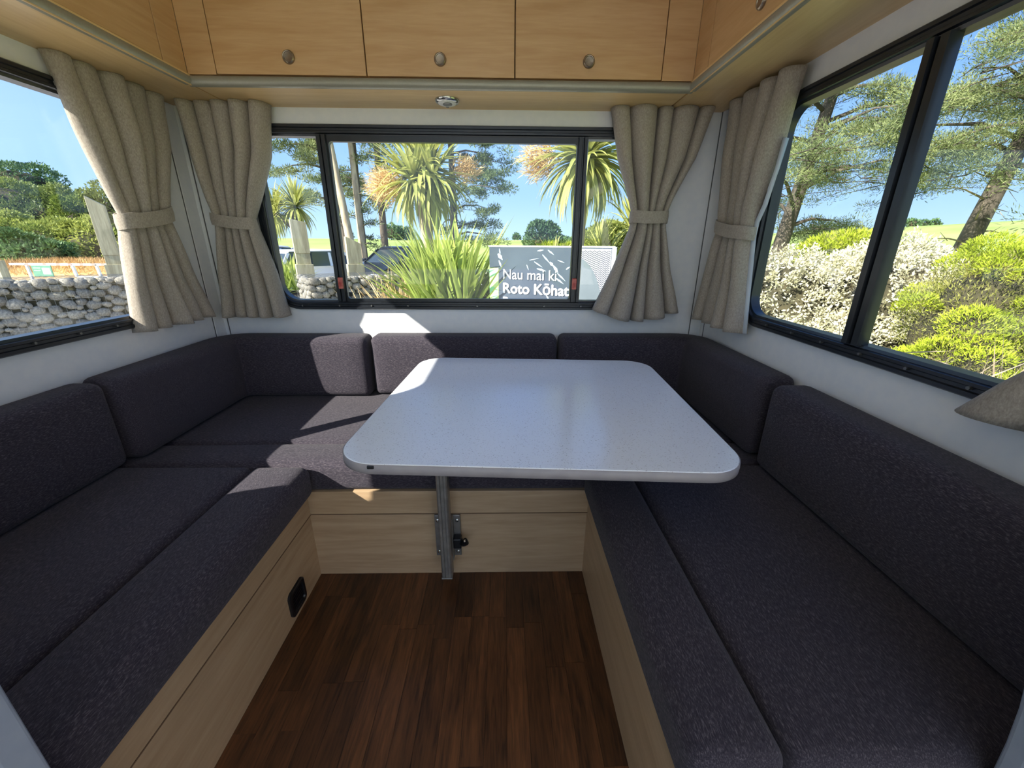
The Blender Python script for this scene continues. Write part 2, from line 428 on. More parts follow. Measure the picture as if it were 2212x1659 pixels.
# ================================================================== THE SETTING: vehicle shell
WX0, WX1, WY = -1.195, 0.862, 1.7165
FLOOR, CEIL, BACK = -EYE, 1.02, -1.7
fn_back = lambda u, v, w: (u, WY+w, v)          # w>0 outwards
fn_left = lambda u, v, w: (WX0-w, u, v)
fn_right = lambda u, v, w: (WX1+w, u, v)
TH = 0.035
def wall(name, fn, u0, u1, v0, v1, hole=None):
    mb = MB()
    if hole:
        a = rloop(u0, u1, v0, v1, 0); h = rloop(*hole)
        loft(mb, [(a, 0), (h, 0), (h, TH), (a, TH)], fn, True)
    else:
        a = [(u0, v0), (u1, v0), (u1, v1), (u0, v1)]
        mb.prism(a, 0, TH, fn)
    return mb
BW = (-0.958, 0.578, -0.266, 0.408, 0.105)       # rear window opening
LW = (0.425, 1.425, -0.262, 0.406, 0.10)
RW = (0.425, 1.425, -0.262, 0.420, 0.10)
ins = lambda h, d: (h[0]+d, h[1]-d, h[2]+d, h[3]-d, h[4]-d)
wb = struct('wall_back', wall('w', fn_back, WX0-TH, WX1+TH, FLOOR, CEIL, ins(BW, 0.012)), M['wall'])
lw = wall('w', fn_left, 0.2, WY, FLOOR, CEIL, ins(LW, 0.012)); lw.prism([(BACK, FLOOR), (0.2, FLOOR), (0.2, CEIL), (BACK, CEIL)], 0, TH, fn_left)
struct('wall_left', lw, M['wall'])
rw = wall('w', fn_right, 0.2, WY, FLOOR, CEIL, ins(RW, 0.012))
rw2 = wall('w', fn_right, BACK, 0.2, FLOOR, CEIL, (-1.25, -0.25, -0.25, 0.42, 0.1)); rw.add(rw2.v, rw2.f)  # window opening added behind the camera to let in extra sky light
struct('wall_right', rw, M['wall'])
cm = MB(); loft(cm, [(rloop(WX0-TH, WX1+TH, BACK, WY+TH, 0), 0), (rloop(-0.55, 0.25, -1.5, -0.85, 0.06), 0), (rloop(-0.55, 0.25, -1.5, -0.85, 0.06), TH), (rloop(WX0-TH, WX1+TH, BACK, WY+TH, 0), TH)], lambda u, v, w: (u, v, CEIL+w), True)  # ceiling with an unseen roof opening, added to light the interior
struct('ceiling', cm, M['ceiling'])
# floor: slab plus separate laminate planks
fl = struct('floor', MB().box(WX0-TH, WX1+TH, BACK, WY+TH, FLOOR-0.04, FLOOR-0.006), M['rubber'])
PW = 0.0505
nx = int(round((0.262+0.608)/PW)); PW = (0.262+0.608)/nx
for i in range(nx):
    x0 = -0.608 + i*PW; y = -0.25 + random.uniform(-0.35, 0)
    while y < 1.050:
        ln = random.choice((0.28, 0.36, 0.44)); y1 = 1.0533 if 1.0533-(y+ln) < 0.045 else min(y+ln, 1.0533)
        if y1 > 0.3 and y1-y > 0.03:
            dz = random.uniform(-0.0003, 0.0003)
            obj('plank', MB().box(x0+0.0003, x0+PW-0.0003, y+0.0003, y1-0.0003, FLOOR-0.0065, FLOOR+dz), M['plank'], fl)
        y = y1 if y1 > 1.05 else y+ln
# corner trim strips
t1 = struct('trim_1', MB().box(WX0-0.002, WX0+0.004, 1.654, WY, -0.9, 0.5).box(WX0, -1.179, WY-0.004, WY+0.002, -0.9, 0.5), M['wall'], bevel=0.0015)
obj('seam', MB().box(WX0-0.001, WX0+0.0015, 1.6505, 1.6538, -0.9, 0.5), M['seam'], t1)
obj('seam', MB().box(-1.1788, -1.1755, WY-0.0015, WY+0.001, -0.9, 0.5), M['seam'], t1)
t2 = struct('trim_2', MB().box(0.814, WX1, WY-0.004, WY+0.002, -0.9, 0.5).box(WX1-0.004, WX1+0.002, 1.69, WY, -0.9, 0.5), M['wall'], bevel=0.0015)
obj('seam', MB().box(0.8105, 0.8138, WY-0.0015, WY+0.001, -0.9, 0.5), M['seam'], t2)
obj('seam', MB().box(WX1-0.0015, WX1+0.001, 1.6865, 1.6898, -0.9, 0.5), M['seam'], t2)

# ------------------------------------------------------------------ windows
PROF = [(0.0, 0.004), (0.0, -0.014), (0.003, -0.018), (0.011, -0.018), (0.013, -0.013), (0.020, -0.013), (0.022, -0.016), (0.029, -0.016), (0.031, -0.008), (0.038, -0.006), (0.039, 0.024), (0.012, 0.030), (0.012, 0.004)]
def window(name, fn, W, mull, panes, screws, latches=()):
    mb = MB()
    loft(mb, [(rloop(*ins(W, i)), d) for i, d in PROF], fn, True)
    fr = struct(name, MB().add(mb.v, mb.f), M['black_frame'], smooth=30)
    for u0, u1 in mull:
        m2 = MB(); c = (u0+u1)/2
        m2.prism([(u0, -0.006), (u0+0.004, -0.016), (c-0.003, -0.016), (c-0.001, -0.010), (c+0.003, -0.010), (c+0.005, -0.020), (u1-0.004, -0.020), (u1, -0.006), (u1, 0.008), (u0, 0.008)], W[2]+0.034, W[3]-0.034, lambda a, b, c_: fn(a, c_, b))
        obj('mullion', m2, M['black_frame'], fr, smooth=30)
    for u0, u1, v0, v1, dep in panes:
        obj('pane', MB().prism(rloop(u0, u1, v0, v1, 0.004, 1), dep, dep+0.003, fn), M['glass'], fr)
        # thin sash strip round the sliding pane
    for u, v in screws:
        s = MB(); n = 10
        lp0 = [(u+0.0035*math.cos(2*PI*j/n), v+0.0035*math.sin(2*PI*j/n)) for j in range(n)]
        s.prism(lp0, -0.0205, -0.012, fn)
        obj('screw', s, M['screw'], fr)
    return fr
fb = window('window_1', fn_back, BW, [(-0.697, -0.655), (0.278, 0.318)],
       [(-0.93, -0.676, -0.236, 0.376, 0.012), (-0.676, 0.298, -0.236, 0.376, 0.006), (0.298, 0.552, -0.236, 0.376, 0.012)],
       [(x, -0.250) for x in (-0.842, -0.688, -0.555, -0.403, -0.113, 0.169, 0.325)])
# sliding sash strips of the centre pane
sm = MB()
loft(sm, [(rloop(-0.660, 0.283, -0.232, 0.372, 0.006), -0.010), (rloop(-0.652, 0.276, -0.222, 0.353, 0.012), -0.010), (rloop(-0.652, 0.276, -0.222, 0.353, 0.012), 0.010), (rloop(-0.660, 0.283, -0.232, 0.372, 0.006), 0.010)], fn_back, True)
obj('sash', sm, M['black_frame'], fb)
for x, in ((-0.668,), (0.292,)):
    obj('latch', MB().box(x-0.010, x+0.008, WY-0.030, WY-0.016, -0.180, -0.135), M['red_plastic'], fb, bevel=0.002)
obj('catch', MB().box(-0.648, -0.634, WY-0.006, WY+0.004, -0.212, -0.196), M['black_plastic'], fb, bevel=0.001)
fr_ = window('window_2', fn_right, RW, [(0.914, 0.964)],
       [(0.45, 0.938, -0.236, 0.386, 0.006), (0.938, 1.40, -0.236, 0.386, 0.012)],
       [(y, -0.243) for y in (1.375, 1.258, 1.139, 1.024, 0.902, 0.785, 0.665)])
window('window_3', fn_left, LW, [(0.862, 0.918)],
       [(0.45, 0.89, -0.236, 0.376, 0.006), (0.89, 1.40, -0.236, 0.376, 0.012)],
       [(y, -0.243) for y in (1.001, 1.115, 1.226, 1.34, 0.77)])

# ================================================================== benches
def fascia(name, loc, label, boards):
    t = thing(name, loc, label, 'bench', 'benches of the wraparound lounge')
    return t
BT = -0.716
t = thing('bench', ((WX0+WX1)/2, 1.4, FLOOR), 'pale maple bench base across the rear wall, table bracket on its front', 'bench', 'bench bases of the lounge')
obj('fascia_panel', MB().box(-0.612, 0.268, 1.053, 1.070, FLOOR, -0.8005), M['bench_x'], t)
obj('fascia_rail', MB().box(-0.606, 0.262, 1.045, 1.064, -0.7965, BT), M['bench_x'], t, bevel=0.001)
obj('edge_strip', MB().box(-0.600, 0.262, 1.0445, 1.052, -0.7995, -0.7966), M['shadow_line'], t)  # dark strip standing in for the shadow under the rail
obj('seat_board', MB().box(-1.19, 0.855, 1.067, 1.71, BT-0.018, BT), M['bench_x'], t)
t = thing('bench', (-0.9, 0.65, FLOOR), 'pale maple bench base on the left, black vent low on its side', 'bench', 'bench bases of the lounge')
obj('fascia_panel', MB().box(-0.624, -0.608, 0.30, 1.056, FLOOR, -0.8005), M['bench_y'], t)
obj('fascia_rail', MB().box(-0.620, -0.600, 0.30, 1.044, -0.7965, BT), M['bench_y'], t, bevel=0.001)
obj('edge_strip', MB().box(-0.608, -0.5995, 0.30, 1.044, -0.7995, -0.7966), M['shadow_line'], t)  # painted shadow line below the left rail
obj('seat_board', MB().box(-1.19, -0.622, 0.30, 1.066, BT-0.018, BT), M['bench_y'], t)
v1 = MB(); lp = rloop(0.864, 0.948, -1.021, -0.937, 0.016, 5)
loft(v1, [(lp, -0.002), (lp, 0.004), (rloop(0.868, 0.944, -1.017, -0.941, 0.013, 5), 0.006), (rloop(0.876, 0.936, -1.009, -0.949, 0.008, 5), 0.006), (rloop(0.878, 0.934, -1.007, -0.951, 0.008, 5), 0.001)], lambda u, v, w: (-0.606+w, u, v))
v1.prism(rloop(0.878, 0.934, -1.007, -0.951, 0.008, 5), -0.001, 0.001, lambda u, v, w: (-0.606+w, u, v))
ve = obj('vent_plate', v1, M['black_plastic'], t); ve['label'] = 'black square vent plate'
for k in range(5):
    z = -0.998 + k*0.0095
    obj('slat', MB().box(-0.6055, -0.6015, 0.880, 0.932, z, z+0.004), M['black_plastic'], ve)
t = thing('bench', (0.56, 0.65, FLOOR), 'pale maple bench base on the right, mostly hidden by its cushions', 'bench', 'bench bases of the lounge')
obj('fascia_panel', MB().box(0.262, 0.278, 0.30, 1.056, FLOOR, BT), M['bench_y'], t)
obj('seat_board', MB().box(0.278, 0.855, 0.30, 1.066, BT-0.018, BT), M['bench_y'], t)

# ------------------------------------------------------------------ cushions
def cushion_grid(h, r, n=7, m=4):
    half = h
    inner = max(half-r, 0.0)
    a = [-half + r*(1-math.cos(PI/2*i/m)) for i in range(m)]
    mid = [-inner + 2*inner*i/n for i in range(n+1)]
    b = [-x for x in reversed(a)]
    return a + mid + b
def cushion(name, x0, x1, y0, y1, z0, z1, label, m, r=0.022, puff=(0.002, 0.002, 0.006), group=None, seed=0):
    cx, cy, cz = (x0+x1)/2, (y0+y1)/2, (z0+z1)/2
    hx, hy, hz = (x1-x0)/2, (y1-y0)/2, (z1-z0)/2
    H = (hx, hy, hz); r = min(r, min(H)*0.95)
    G = [cushion_grid(h, r, max(3, min(16, int(h*2/0.05)))) for h in H]
    rr = random.Random(seed); ph = [rr.uniform(0, 6.28) for _ in range(4)]
    mb = MB()
    for ax in range(3):
        a, b = [k for k in range(3) if k != ax]
        for s in (-1, 1):
            ga, gb = G[a], G[b]; vs = []
            for ua in ga:
                for ub in gb:
                    p = [0, 0, 0]; p[ax] = s*H[ax]; p[a] = ua; p[b] = ub
                    q = [max(-(H[k]-r), min(H[k]-r, p[k])) for k in range(3)]
                    d = Vector([p[k]-q[k] for k in range(3)])
                    if d.length > 1e-9: d = d.normalized()*r
                    o = [q[k]+d[k] for k in range(3)]
                    wv = 0.5+0.5*math.sin(9*ua+ph[0])*math.cos(7*ub+ph[1])
                    o[ax] += s*puff[ax]*(1-(ua/H[a])**4)*(1-(ub/H[b])**4)*(0.6+0.6*wv)
                    vs.append((cx+o[0], cy+o[1], cz+o[2]))
            nb = len(gb)
            mb.add(vs, [(i*nb+j, i*nb+j+1, (i+1)*nb+j+1, (i+1)*nb+j) for i in range(len(ga)-1) for j in range(nb-1)])
    o = obj(name, mb, m, smooth=180)
    import bmesh
    bm = bmesh.new(); bm.from_mesh(o.data); bmesh.ops.remove_doubles(bm, verts=bm.verts[:], dist=1e-5); bmesh.ops.recalc_face_normals(bm, faces=bm.faces[:]); bm.to_mesh(o.data); bm.free()
    return tag(o, label, 'cushion', group)
SG = 'seat cushions of the lounge'
cushion('seat_cushion', -1.185, 0.850, 1.184, 1.695, BT+0.001, -0.620, 'wide charcoal seat cushion along the rear wall, behind the narrow front strip', M['seat'], group=SG, seed=1)
cushion('seat_cushion', -1.185, 0.850, 1.046, 1.180, BT+0.001, -0.620, 'narrow charcoal seat cushion strip along the front of the rear bench, partly sunlit', M['seat'], group=SG, seed=2)
cushion('seat_cushion', -1.185, -0.739, 0.31, 1.042, BT+0.001, -0.618, 'broad charcoal seat cushion on the left bench, against the backrest', M['seat_y'], group=SG, seed=3)
cushion('seat_cushion', -0.735, -0.566, 0.31, 1.040, BT+0.001, -0.615, 'narrow charcoal seat cushion at the aisle edge of the left bench, tip in sun', M['seat_y'], group=SG, seed=4, r=0.03)
cushion('seat_cushion', 0.374, 0.850, 0.31, 1.042, BT+0.001, -0.620, 'broad charcoal seat cushion on the right bench, against the backrest', M['seat_y'], group=SG, seed=5)
cushion('seat_cushion', 0.240, 0.370, 0.31, 1.042, BT+0.001, -0.620, 'narrow charcoal seat cushion at the aisle edge of the right bench', M['seat_y'], group=SG, seed=6, r=0.025)

def swept_cushion(name, path, th, z0, z1, label, m, r=0.026, side=1, group='backrest cushions of the lounge'):
    """cushion whose back follows path (plan points), thickness to the given side"""
    P2 = [Vector((a, b)) for a, b in path]
    seg = [0]
    for i in range(1, len(P2)): seg.append(seg[-1]+(P2[i]-P2[i-1]).length)
    Ltot = seg[-1]
    ss = [r*(1-math.cos(PI/2*i/4)) for i in range(4)]
    k = max(6, int((Ltot-2*r)/0.035)); ss = ss + [r+(Ltot-2*r)*i/k for i in range(k+1)] + [Ltot-x for x in reversed(ss)]
    def pt(s):
        i = 0
        while i < len(seg)-2 and s > seg[i+1]: i += 1
        t_ = (s-seg[i])/max(1e-9, seg[i+1]-seg[i]); p = P2[i].lerp(P2[i+1], t_)
        d = (pt2(s+0.02)-pt2(s-0.02)).normalized(); return p, Vector((-d.y, d.x))*side
    def pt2(s):
        s = max(0, min(Ltot, s)); i = 0
        while i < len(seg)-2 and s > seg[i+1]: i += 1
        return P2[i].lerp(P2[i+1], (s-seg[i])/max(1e-9, seg[i+1]-seg[i]))
    zc, hz, hd = (z0+z1)/2, (z1-z0)/2, th/2
    mb = MB(); rings = []
    for s in ss:
        e = min(s, Ltot-s); inset = 0 if e >= r else r-math.sqrt(max(0, r*r-(r-e)**2))
        p, nrm = pt(s)
        lp = rloop(-hd+inset, hd-inset, -hz+inset, hz-inset, max(r-inset, 0.002), 4)
        full = []
        for j in range(len(lp)):            # add intermediate points on long faces
            a, b = lp[j], lp[(j+1) % len(lp)]
            full.append(a)
            if math.hypot(b[0]-a[0], b[1]-a[1]) > 0.08:
                for q in range(1, 6): full.append((a[0]+(b[0]-a[0])*q/6, a[1]+(b[1]-a[1])*q/6))
        ring = []
        for a, b in full:
            pf = 0.007*(1-(b/hz)**4)*min(1, e/0.06) if a > hd*0.8 else 0
            q = p + nrm*(hd+a+pf)
            ring.append((q.x, q.y, zc+b))
        rings.append(ring)
    n = len(rings[0])
    if any(len(x) != n for x in rings):
        n = min(len(x) for x in rings)
        rings = [x[:n] if len(x) == n else [x[int(i*len(x)/n)] for i in range(n)] for x in rings]
    vs = [p for rg in rings for p in rg]
    fs = [(i*n+j, i*n+(j+1) % n, (i+1)*n+(j+1) % n, (i+1)*n+j) for i in range(len(rings)-1) for j in range(n)]
    fs += [tuple(range(n-1, -1, -1)), tuple((len(rings)-1)*n+j for j in range(n))]
    mb.add(vs, fs)
    return tag(obj(name, mb, m, smooth=60), label, 'cushion', group)
def corner_path(p0, c, p1, r, k=8):
    c = Vector(c); a = (Vector(p0)-c).normalized(); b = (Vector(p1)-c).normalized()
    o = c + a*r + b*r; out = [tuple(p0)]
    for i in range(k+1):
        t_ = PI/2*i/k; out.append(tuple(o - b*r*math.cos(t_) - a*r*math.sin(t_)))
    return out + [tuple(p1)]
BZ0, BZ1 = -0.616, -0.362
swept_cushion('backrest_cushion', [(-1.190, 0.31), (-1.190, 1.056)], 0.095, BZ0, BZ1, 'charcoal backrest cushion on the left wall, nearest the camera', M['seat_y'], side=-1)
swept_cushion('backrest_cushion', corner_path((-1.190, 1.066), (-1.190, 1.700), (-0.560, 1.700), 0.13), 0.118, BZ0, BZ1, 'charcoal corner backrest cushion wrapping the left rear corner, sunlit at its end', M['seat'], side=-1)
swept_cushion('backrest_cushion', [(-0.550, 1.708), (0.222, 1.708)], 0.105, BZ0, BZ1, 'charcoal backrest cushion in the middle of the rear wall, behind the table', M['seat'], side=-1)
swept_cushion('backrest_cushion', corner_path((0.230, 1.706), (0.855, 1.706), (0.855, 1.075), 0.13), 0.110, BZ0, BZ1+0.001, 'charcoal corner backrest cushion wrapping the right rear corner', M['seat'], side=-1)
swept_cushion('backrest_cushion', [(0.852, 1.035), (0.852, 0.31)], 0.110, BZ0, BZ1, 'charcoal backrest cushion on the right wall, nearest the camera', M['seat_y'], side=-1)

# ================================================================== table
TC, TA = Vector((0.09, 1.085, 0)), -0.058
t = thing('dining_table', (TC.x, TC.y, -0.42), 'speckled white table with rounded corners on a single grey metal leg', 'table')
def tfn(u, v, w):
    return (TC.x + u*math.cos(TA) - v*math.sin(TA), TC.y + u*math.sin(TA) + v*math.cos(TA), w)
lp = lambda d: rloop(-0.425+d, 0.428-d, -0.398+d, 0.398-d, 0.092-d, 12)
mb = MB(); loft(mb, [(lp(0.001), -0.4425), (lp(0.001), -0.4215), (lp(0.0025), -0.420)], tfn)
n = len(lp(0)); b0 = len(mb.v); mb.f += [tuple(range(n-1, -1, -1)), tuple(range(2*n, 3*n))]
top = obj('tabletop', mb, M['table'], t, smooth=30)
mb = MB(); loft(mb, [(lp(0.0009), -0.4435), (lp(-0.0010), -0.4425), (lp(-0.0015), -0.434), (lp(-0.0010), -0.4225), (lp(0.0009), -0.4215)], tfn, True)
eb = obj('edge_band', mb, M['table_edge'], top, smooth=60); eb['label'] = 'grey plastic edge band'
# small chip in the band
p = Vector(tfn(-0.335, -0.4005, -0.4255))
c_ = obj('chip', MB().box(p.x-0.008, p.x+0.006, p.y-0.0015, p.y+0.004, p.z-0.004, p.z+0.003), M['black_plastic'], top, bevel=0.0015)
LX, LYc = -0.178, 1.000
lg = MB(); lg.prism([(LX-0.016, 0.978), (LX-0.012, 0.974), (LX-0.006, 0.974), (LX-0.004, 0.978), (LX+0.004, 0.978), (LX+0.006, 0.974), (LX+0.012, 0.974), (LX+0.016, 0.978), (LX+0.016, 1.016), (LX-0.016, 1.016)], -0.985, -0.4435)
obj('leg', lg, M['leg_metal'], t)
obj('leg_cap', MB().box(LX-0.017, LX+0.017, 0.973, 1.017, -0.990, -0.984), M['leg_metal'], t, bevel=0.002)
obj('mounting_plate', MB().box(LX-0.06, LX+0.09, 0.93, 1.07, -0.4475, -0.4436), M['leg_metal'], t)
t = thing('table_bracket', (LX, 1.045, -0.9), 'grey metal table bracket with black clamp lever, screwed to the bench front', 'bracket')
for dx in (-0.040, 0.018):
    obj('flange', MB().box(LX+dx, LX+dx+0.022, 1.0385, 1.0505, -0.955, -0.800), M['leg_metal'], t, bevel=0.0015)
obj('channel', MB().box(LX-0.019, LX+0.019, 1.0165, 1.046, -0.955, -0.800), M['leg_metal'], t, bevel=0.001)
for dx in (-0.030, 0.030):
    for z in (-0.818, -0.938):
        s = obj('screw', MB().lathe([(0.0055, 0), (0.0055, -0.002), (0.003, -0.003), (0.0025, -0.0015)], (LX+dx, 1.0385, z), 'y', 12), M['chrome'], t)
kb = obj('clamp_block', MB().box(LX+0.019, LX+0.044, 1.010, 1.036, -0.905, -0.868), M['black_plastic'], t, bevel=0.003)
obj('clamp_lever', MB().tube([(LX+0.040, 1.022, -0.886), (LX+0.052, 1.012, -0.884), (LX+0.060, 1.000, -0.872), (LX+0.058, 0.996, -0.856)], [0.011, 0.010, 0.009, 0.006], 10), M['black_plastic'], t, smooth=60)
obj('lever_bolt', MB().lathe([(0.004, 0), (0.004, -0.006), (0.002, -0.008)], (LX+0.057, 0.994, -0.857), 'y', 10), M['chrome'], t)

# ================================================================== overhead cabinets
UZ, DZ, TOPZ = 0.462, 0.492, CEIL
FY, FXL, FXR = 1.513, -0.985, 0.605          # cabinet faces
def knob(door, c, axis, sgn):
    k = MB()
    pr = [(0.0185, 0), (0.0185, 0.004), (0.0170, 0.007), (0.0150, 0.0085), (0.0135, 0.0080), (0.0125, 0.0060), (0.004, 0.0052)]
    k.lathe([(r, h*sgn) for r, h in pr], c, axis, 28)
    o = obj('knob', k, M['nickel'], door, smooth=30); o['label'] = 'round brushed nickel push knob'
    return o
xs = [-0.896, -0.430, 0.035, 0.503]; kx = [-0.665, -0.198, 0.267]
nm = ['left', 'middle', 'right']
for i in range(3):
    t = thing('overhead_cabinet', ((xs[i]+xs[i+1])/2, 1.6, DZ), 'maple overhead cabinet above the rear window, %s of three with a round knob' % nm[i], 'cabinet', 'overhead cabinets above the rear window')
    obj('body', MB().box(xs[i]+0.001, xs[i+1]-0.001, FY+0.017, WY-0.001, DZ, TOPZ), M['maple_x'], t)
    d = obj('door', MB().box(xs[i]+0.0018, xs[i+1]-0.0018, FY, FY+0.0155, DZ+0.002, TOPZ-0.01), M['maple_x'], t, bevel=0.0012)
    knob(d, (kx[i], FY, 0.539), 'y', -1)
tag(obj('corner_filler', MB().box(FXL, xs[0]-0.001, FY+0.0005, FY+0.017, DZ, TOPZ), M['maple_x'], bevel=0.0008), 'narrow maple filler panel left of the rear cabinet doors', 'panel', 'maple corner fillers')
tag(obj('corner_filler', MB().box(xs[3]+0.001, FXR, FY+0.0005, FY+0.017, DZ, TOPZ), M['maple_x'], bevel=0.0008), 'narrow maple filler panel right of the rear cabinet doors', 'panel', 'maple corner fillers')
# side runs
for side, fx, wx, lab, ky in ((-1, FXL, WX0, 'left', (1.16, 0.62)), (1, FXR, WX1, 'right', (1.164, 0.62))):
    ya = 1.418
    tag(obj('corner_filler', MB().box(min(fx, fx+side*0.016), max(fx, fx+side*0.016), ya+0.002, FY, DZ, TOPZ), M['maple_y'], bevel=0.0008), 'maple corner filler panel at the rear end of the %s overhead cabinets' % lab, 'panel', 'maple corner fillers')
    for j, (a, b) in enumerate(((0.90, ya), (0.38, 0.90))):
        t = thing('overhead_cabinet', (fx+side*0.1, (a+b)/2, DZ), 'maple overhead cabinet along the %s wall, %s' % (lab, ('next to the rear corner', 'nearer the camera')[j]), 'cabinet', 'overhead cabinets on the side walls')
        obj('body', MB().box(min(fx+side*0.017, wx-side*0.001), max(fx+side*0.017, wx-side*0.001), a+0.001, b-0.001, DZ, TOPZ), M['maple_y'], t)
        d = obj('door', MB().box(min(fx, fx+side*0.0155), max(fx, fx+side*0.0155), a+0.0018, b-0.0018, DZ+0.002, TOPZ-0.01), M['maple_y'], t, bevel=0.0012)
        knob(d, (fx, ky[j], 0.539), 'x', -side)
# pelmet boards under the cabinets
tag(obj('pelmet_board', MB().box(FXL+0.012, FXR-0.012, FY+0.006, WY, UZ, DZ-0.001), M['pelmet_x']), 'horizontal maple pelmet board above the rear window, round light fitted in it', 'board', 'pelmet boards under the cabinets')
tag(obj('pelmet_board', MB().box(WX0, FXL+0.006, 0.30, WY, UZ, DZ-0.001), M['pelmet_y']), 'horizontal maple pelmet board above the left window', 'board', 'pelmet boards under the cabinets')
pr = MB()
pr.add([(FXR-0.006, 0.30, UZ), (WX1, 0.30, 0.487), (WX1, FY, 0.487), (FXR-0.006, FY, UZ), (0.81, WY, UZ+0.001), (WX1, WY, 0.4865), (FXR-0.006, WY, UZ),
        (FXR-0.006, 0.30, DZ), (WX1, 0.30, DZ), (WX1, WY, DZ), (FXR-0.006, WY, DZ)],
       [(0, 1, 2, 3), (3, 2, 4), (2, 5, 4), (3, 4, 6), (10, 9, 8, 7), (0, 7, 8, 1), (1, 8, 9, 5, 2), (5, 9, 10, 6, 4), (6, 10, 7, 0, 3)])
tag(obj('pelmet_board', pr, M['pelmet_y']), 'horizontal maple pelmet board above the right window', 'board', 'pelmet boards under the cabinets')
# half-round aluminium rails along the pelmet edge
def rail(name, label, a, b, nrm, up_=1):
    a = Vector(a); b = Vector(b); nrm = Vector(nrm); ring = []
    for j in range(9):
        th = -PI/2 + PI*j/8; ring.append((0.013*math.cos(th), 0.0142*math.sin(th)))
    ring = [(-0.006, -0.0142)] + ring + [(-0.006, 0.0142)]
    d = (b-a).normalized()
    mb = MB(); vs = []
    for p, mitre in ((a, -1), (b, 1)):
        for o_, z in ring:
            vs.append(p + nrm*o_ + Vector((0, 0, z)))
    n = len(ring)
    mb.add(vs, [(j, (j+1) % n, n+(j+1) % n, n+j) for j in range(n)] + [tuple(range(n-1, -1, -1)), tuple(range(n, 2*n))])
    return tag(obj(name, mb, M['rail'], smooth=40), label, 'rail', 'grey pelmet rails')
zr = 0.4755
rail('pelmet_rail', 'satin grey half-round rail below the rear cabinet doors', (FXL-0.004, FY+0.004, zr), (FXR+0.004, FY+0.004, zr), (0, -1, 0))
rail('pelmet_rail', 'satin grey half-round rail below the left cabinet doors', (FXL-0.002, 0.30, zr), (FXL-0.002, FY-0.008, zr), (1, 0, 0))
rail('pelmet_rail', 'satin grey half-round rail below the right cabinet doors', (FXR+0.002, 0.30, zr), (FXR+0.002, FY-0.008, zr), (-1, 0, 0))
# round light under the rear pelmet
t = thing('reading_light', (-0.194, 1.615, UZ), 'small round white and chrome light under the rear pelmet', 'light')
c = (-0.194, 1.615, UZ)
obj('rim', MB().lathe([(0.0415, 0), (0.0415, -0.004), (0.038, -0.009), (0.034, -0.0105), (0.033, -0.009)], c, 'z', 36), M['chrome'], t, smooth=40)
obj('dome', MB().lathe([(0.033, -0.008), (0.030, -0.0125), (0.022, -0.0155), (0.008, -0.017)], c, 'z', 36), M['white_plastic'], t, smooth=50)
obj('lens', MB().lathe([(0.016, -0.008), (0.016, -0.0172), (0.013, -0.0182)], (c[0]+0.002, c[1]-0.010, UZ), 'z', 24), M['lens_grey'], t, smooth=40)
obj('switch', MB().lathe([(0.006, -0.008), (0.006, -0.0165), (0.004, -0.0175)], (c[0]-0.002, c[1]+0.017, UZ), 'z', 16), M['lens_grey'], t, smooth=40)

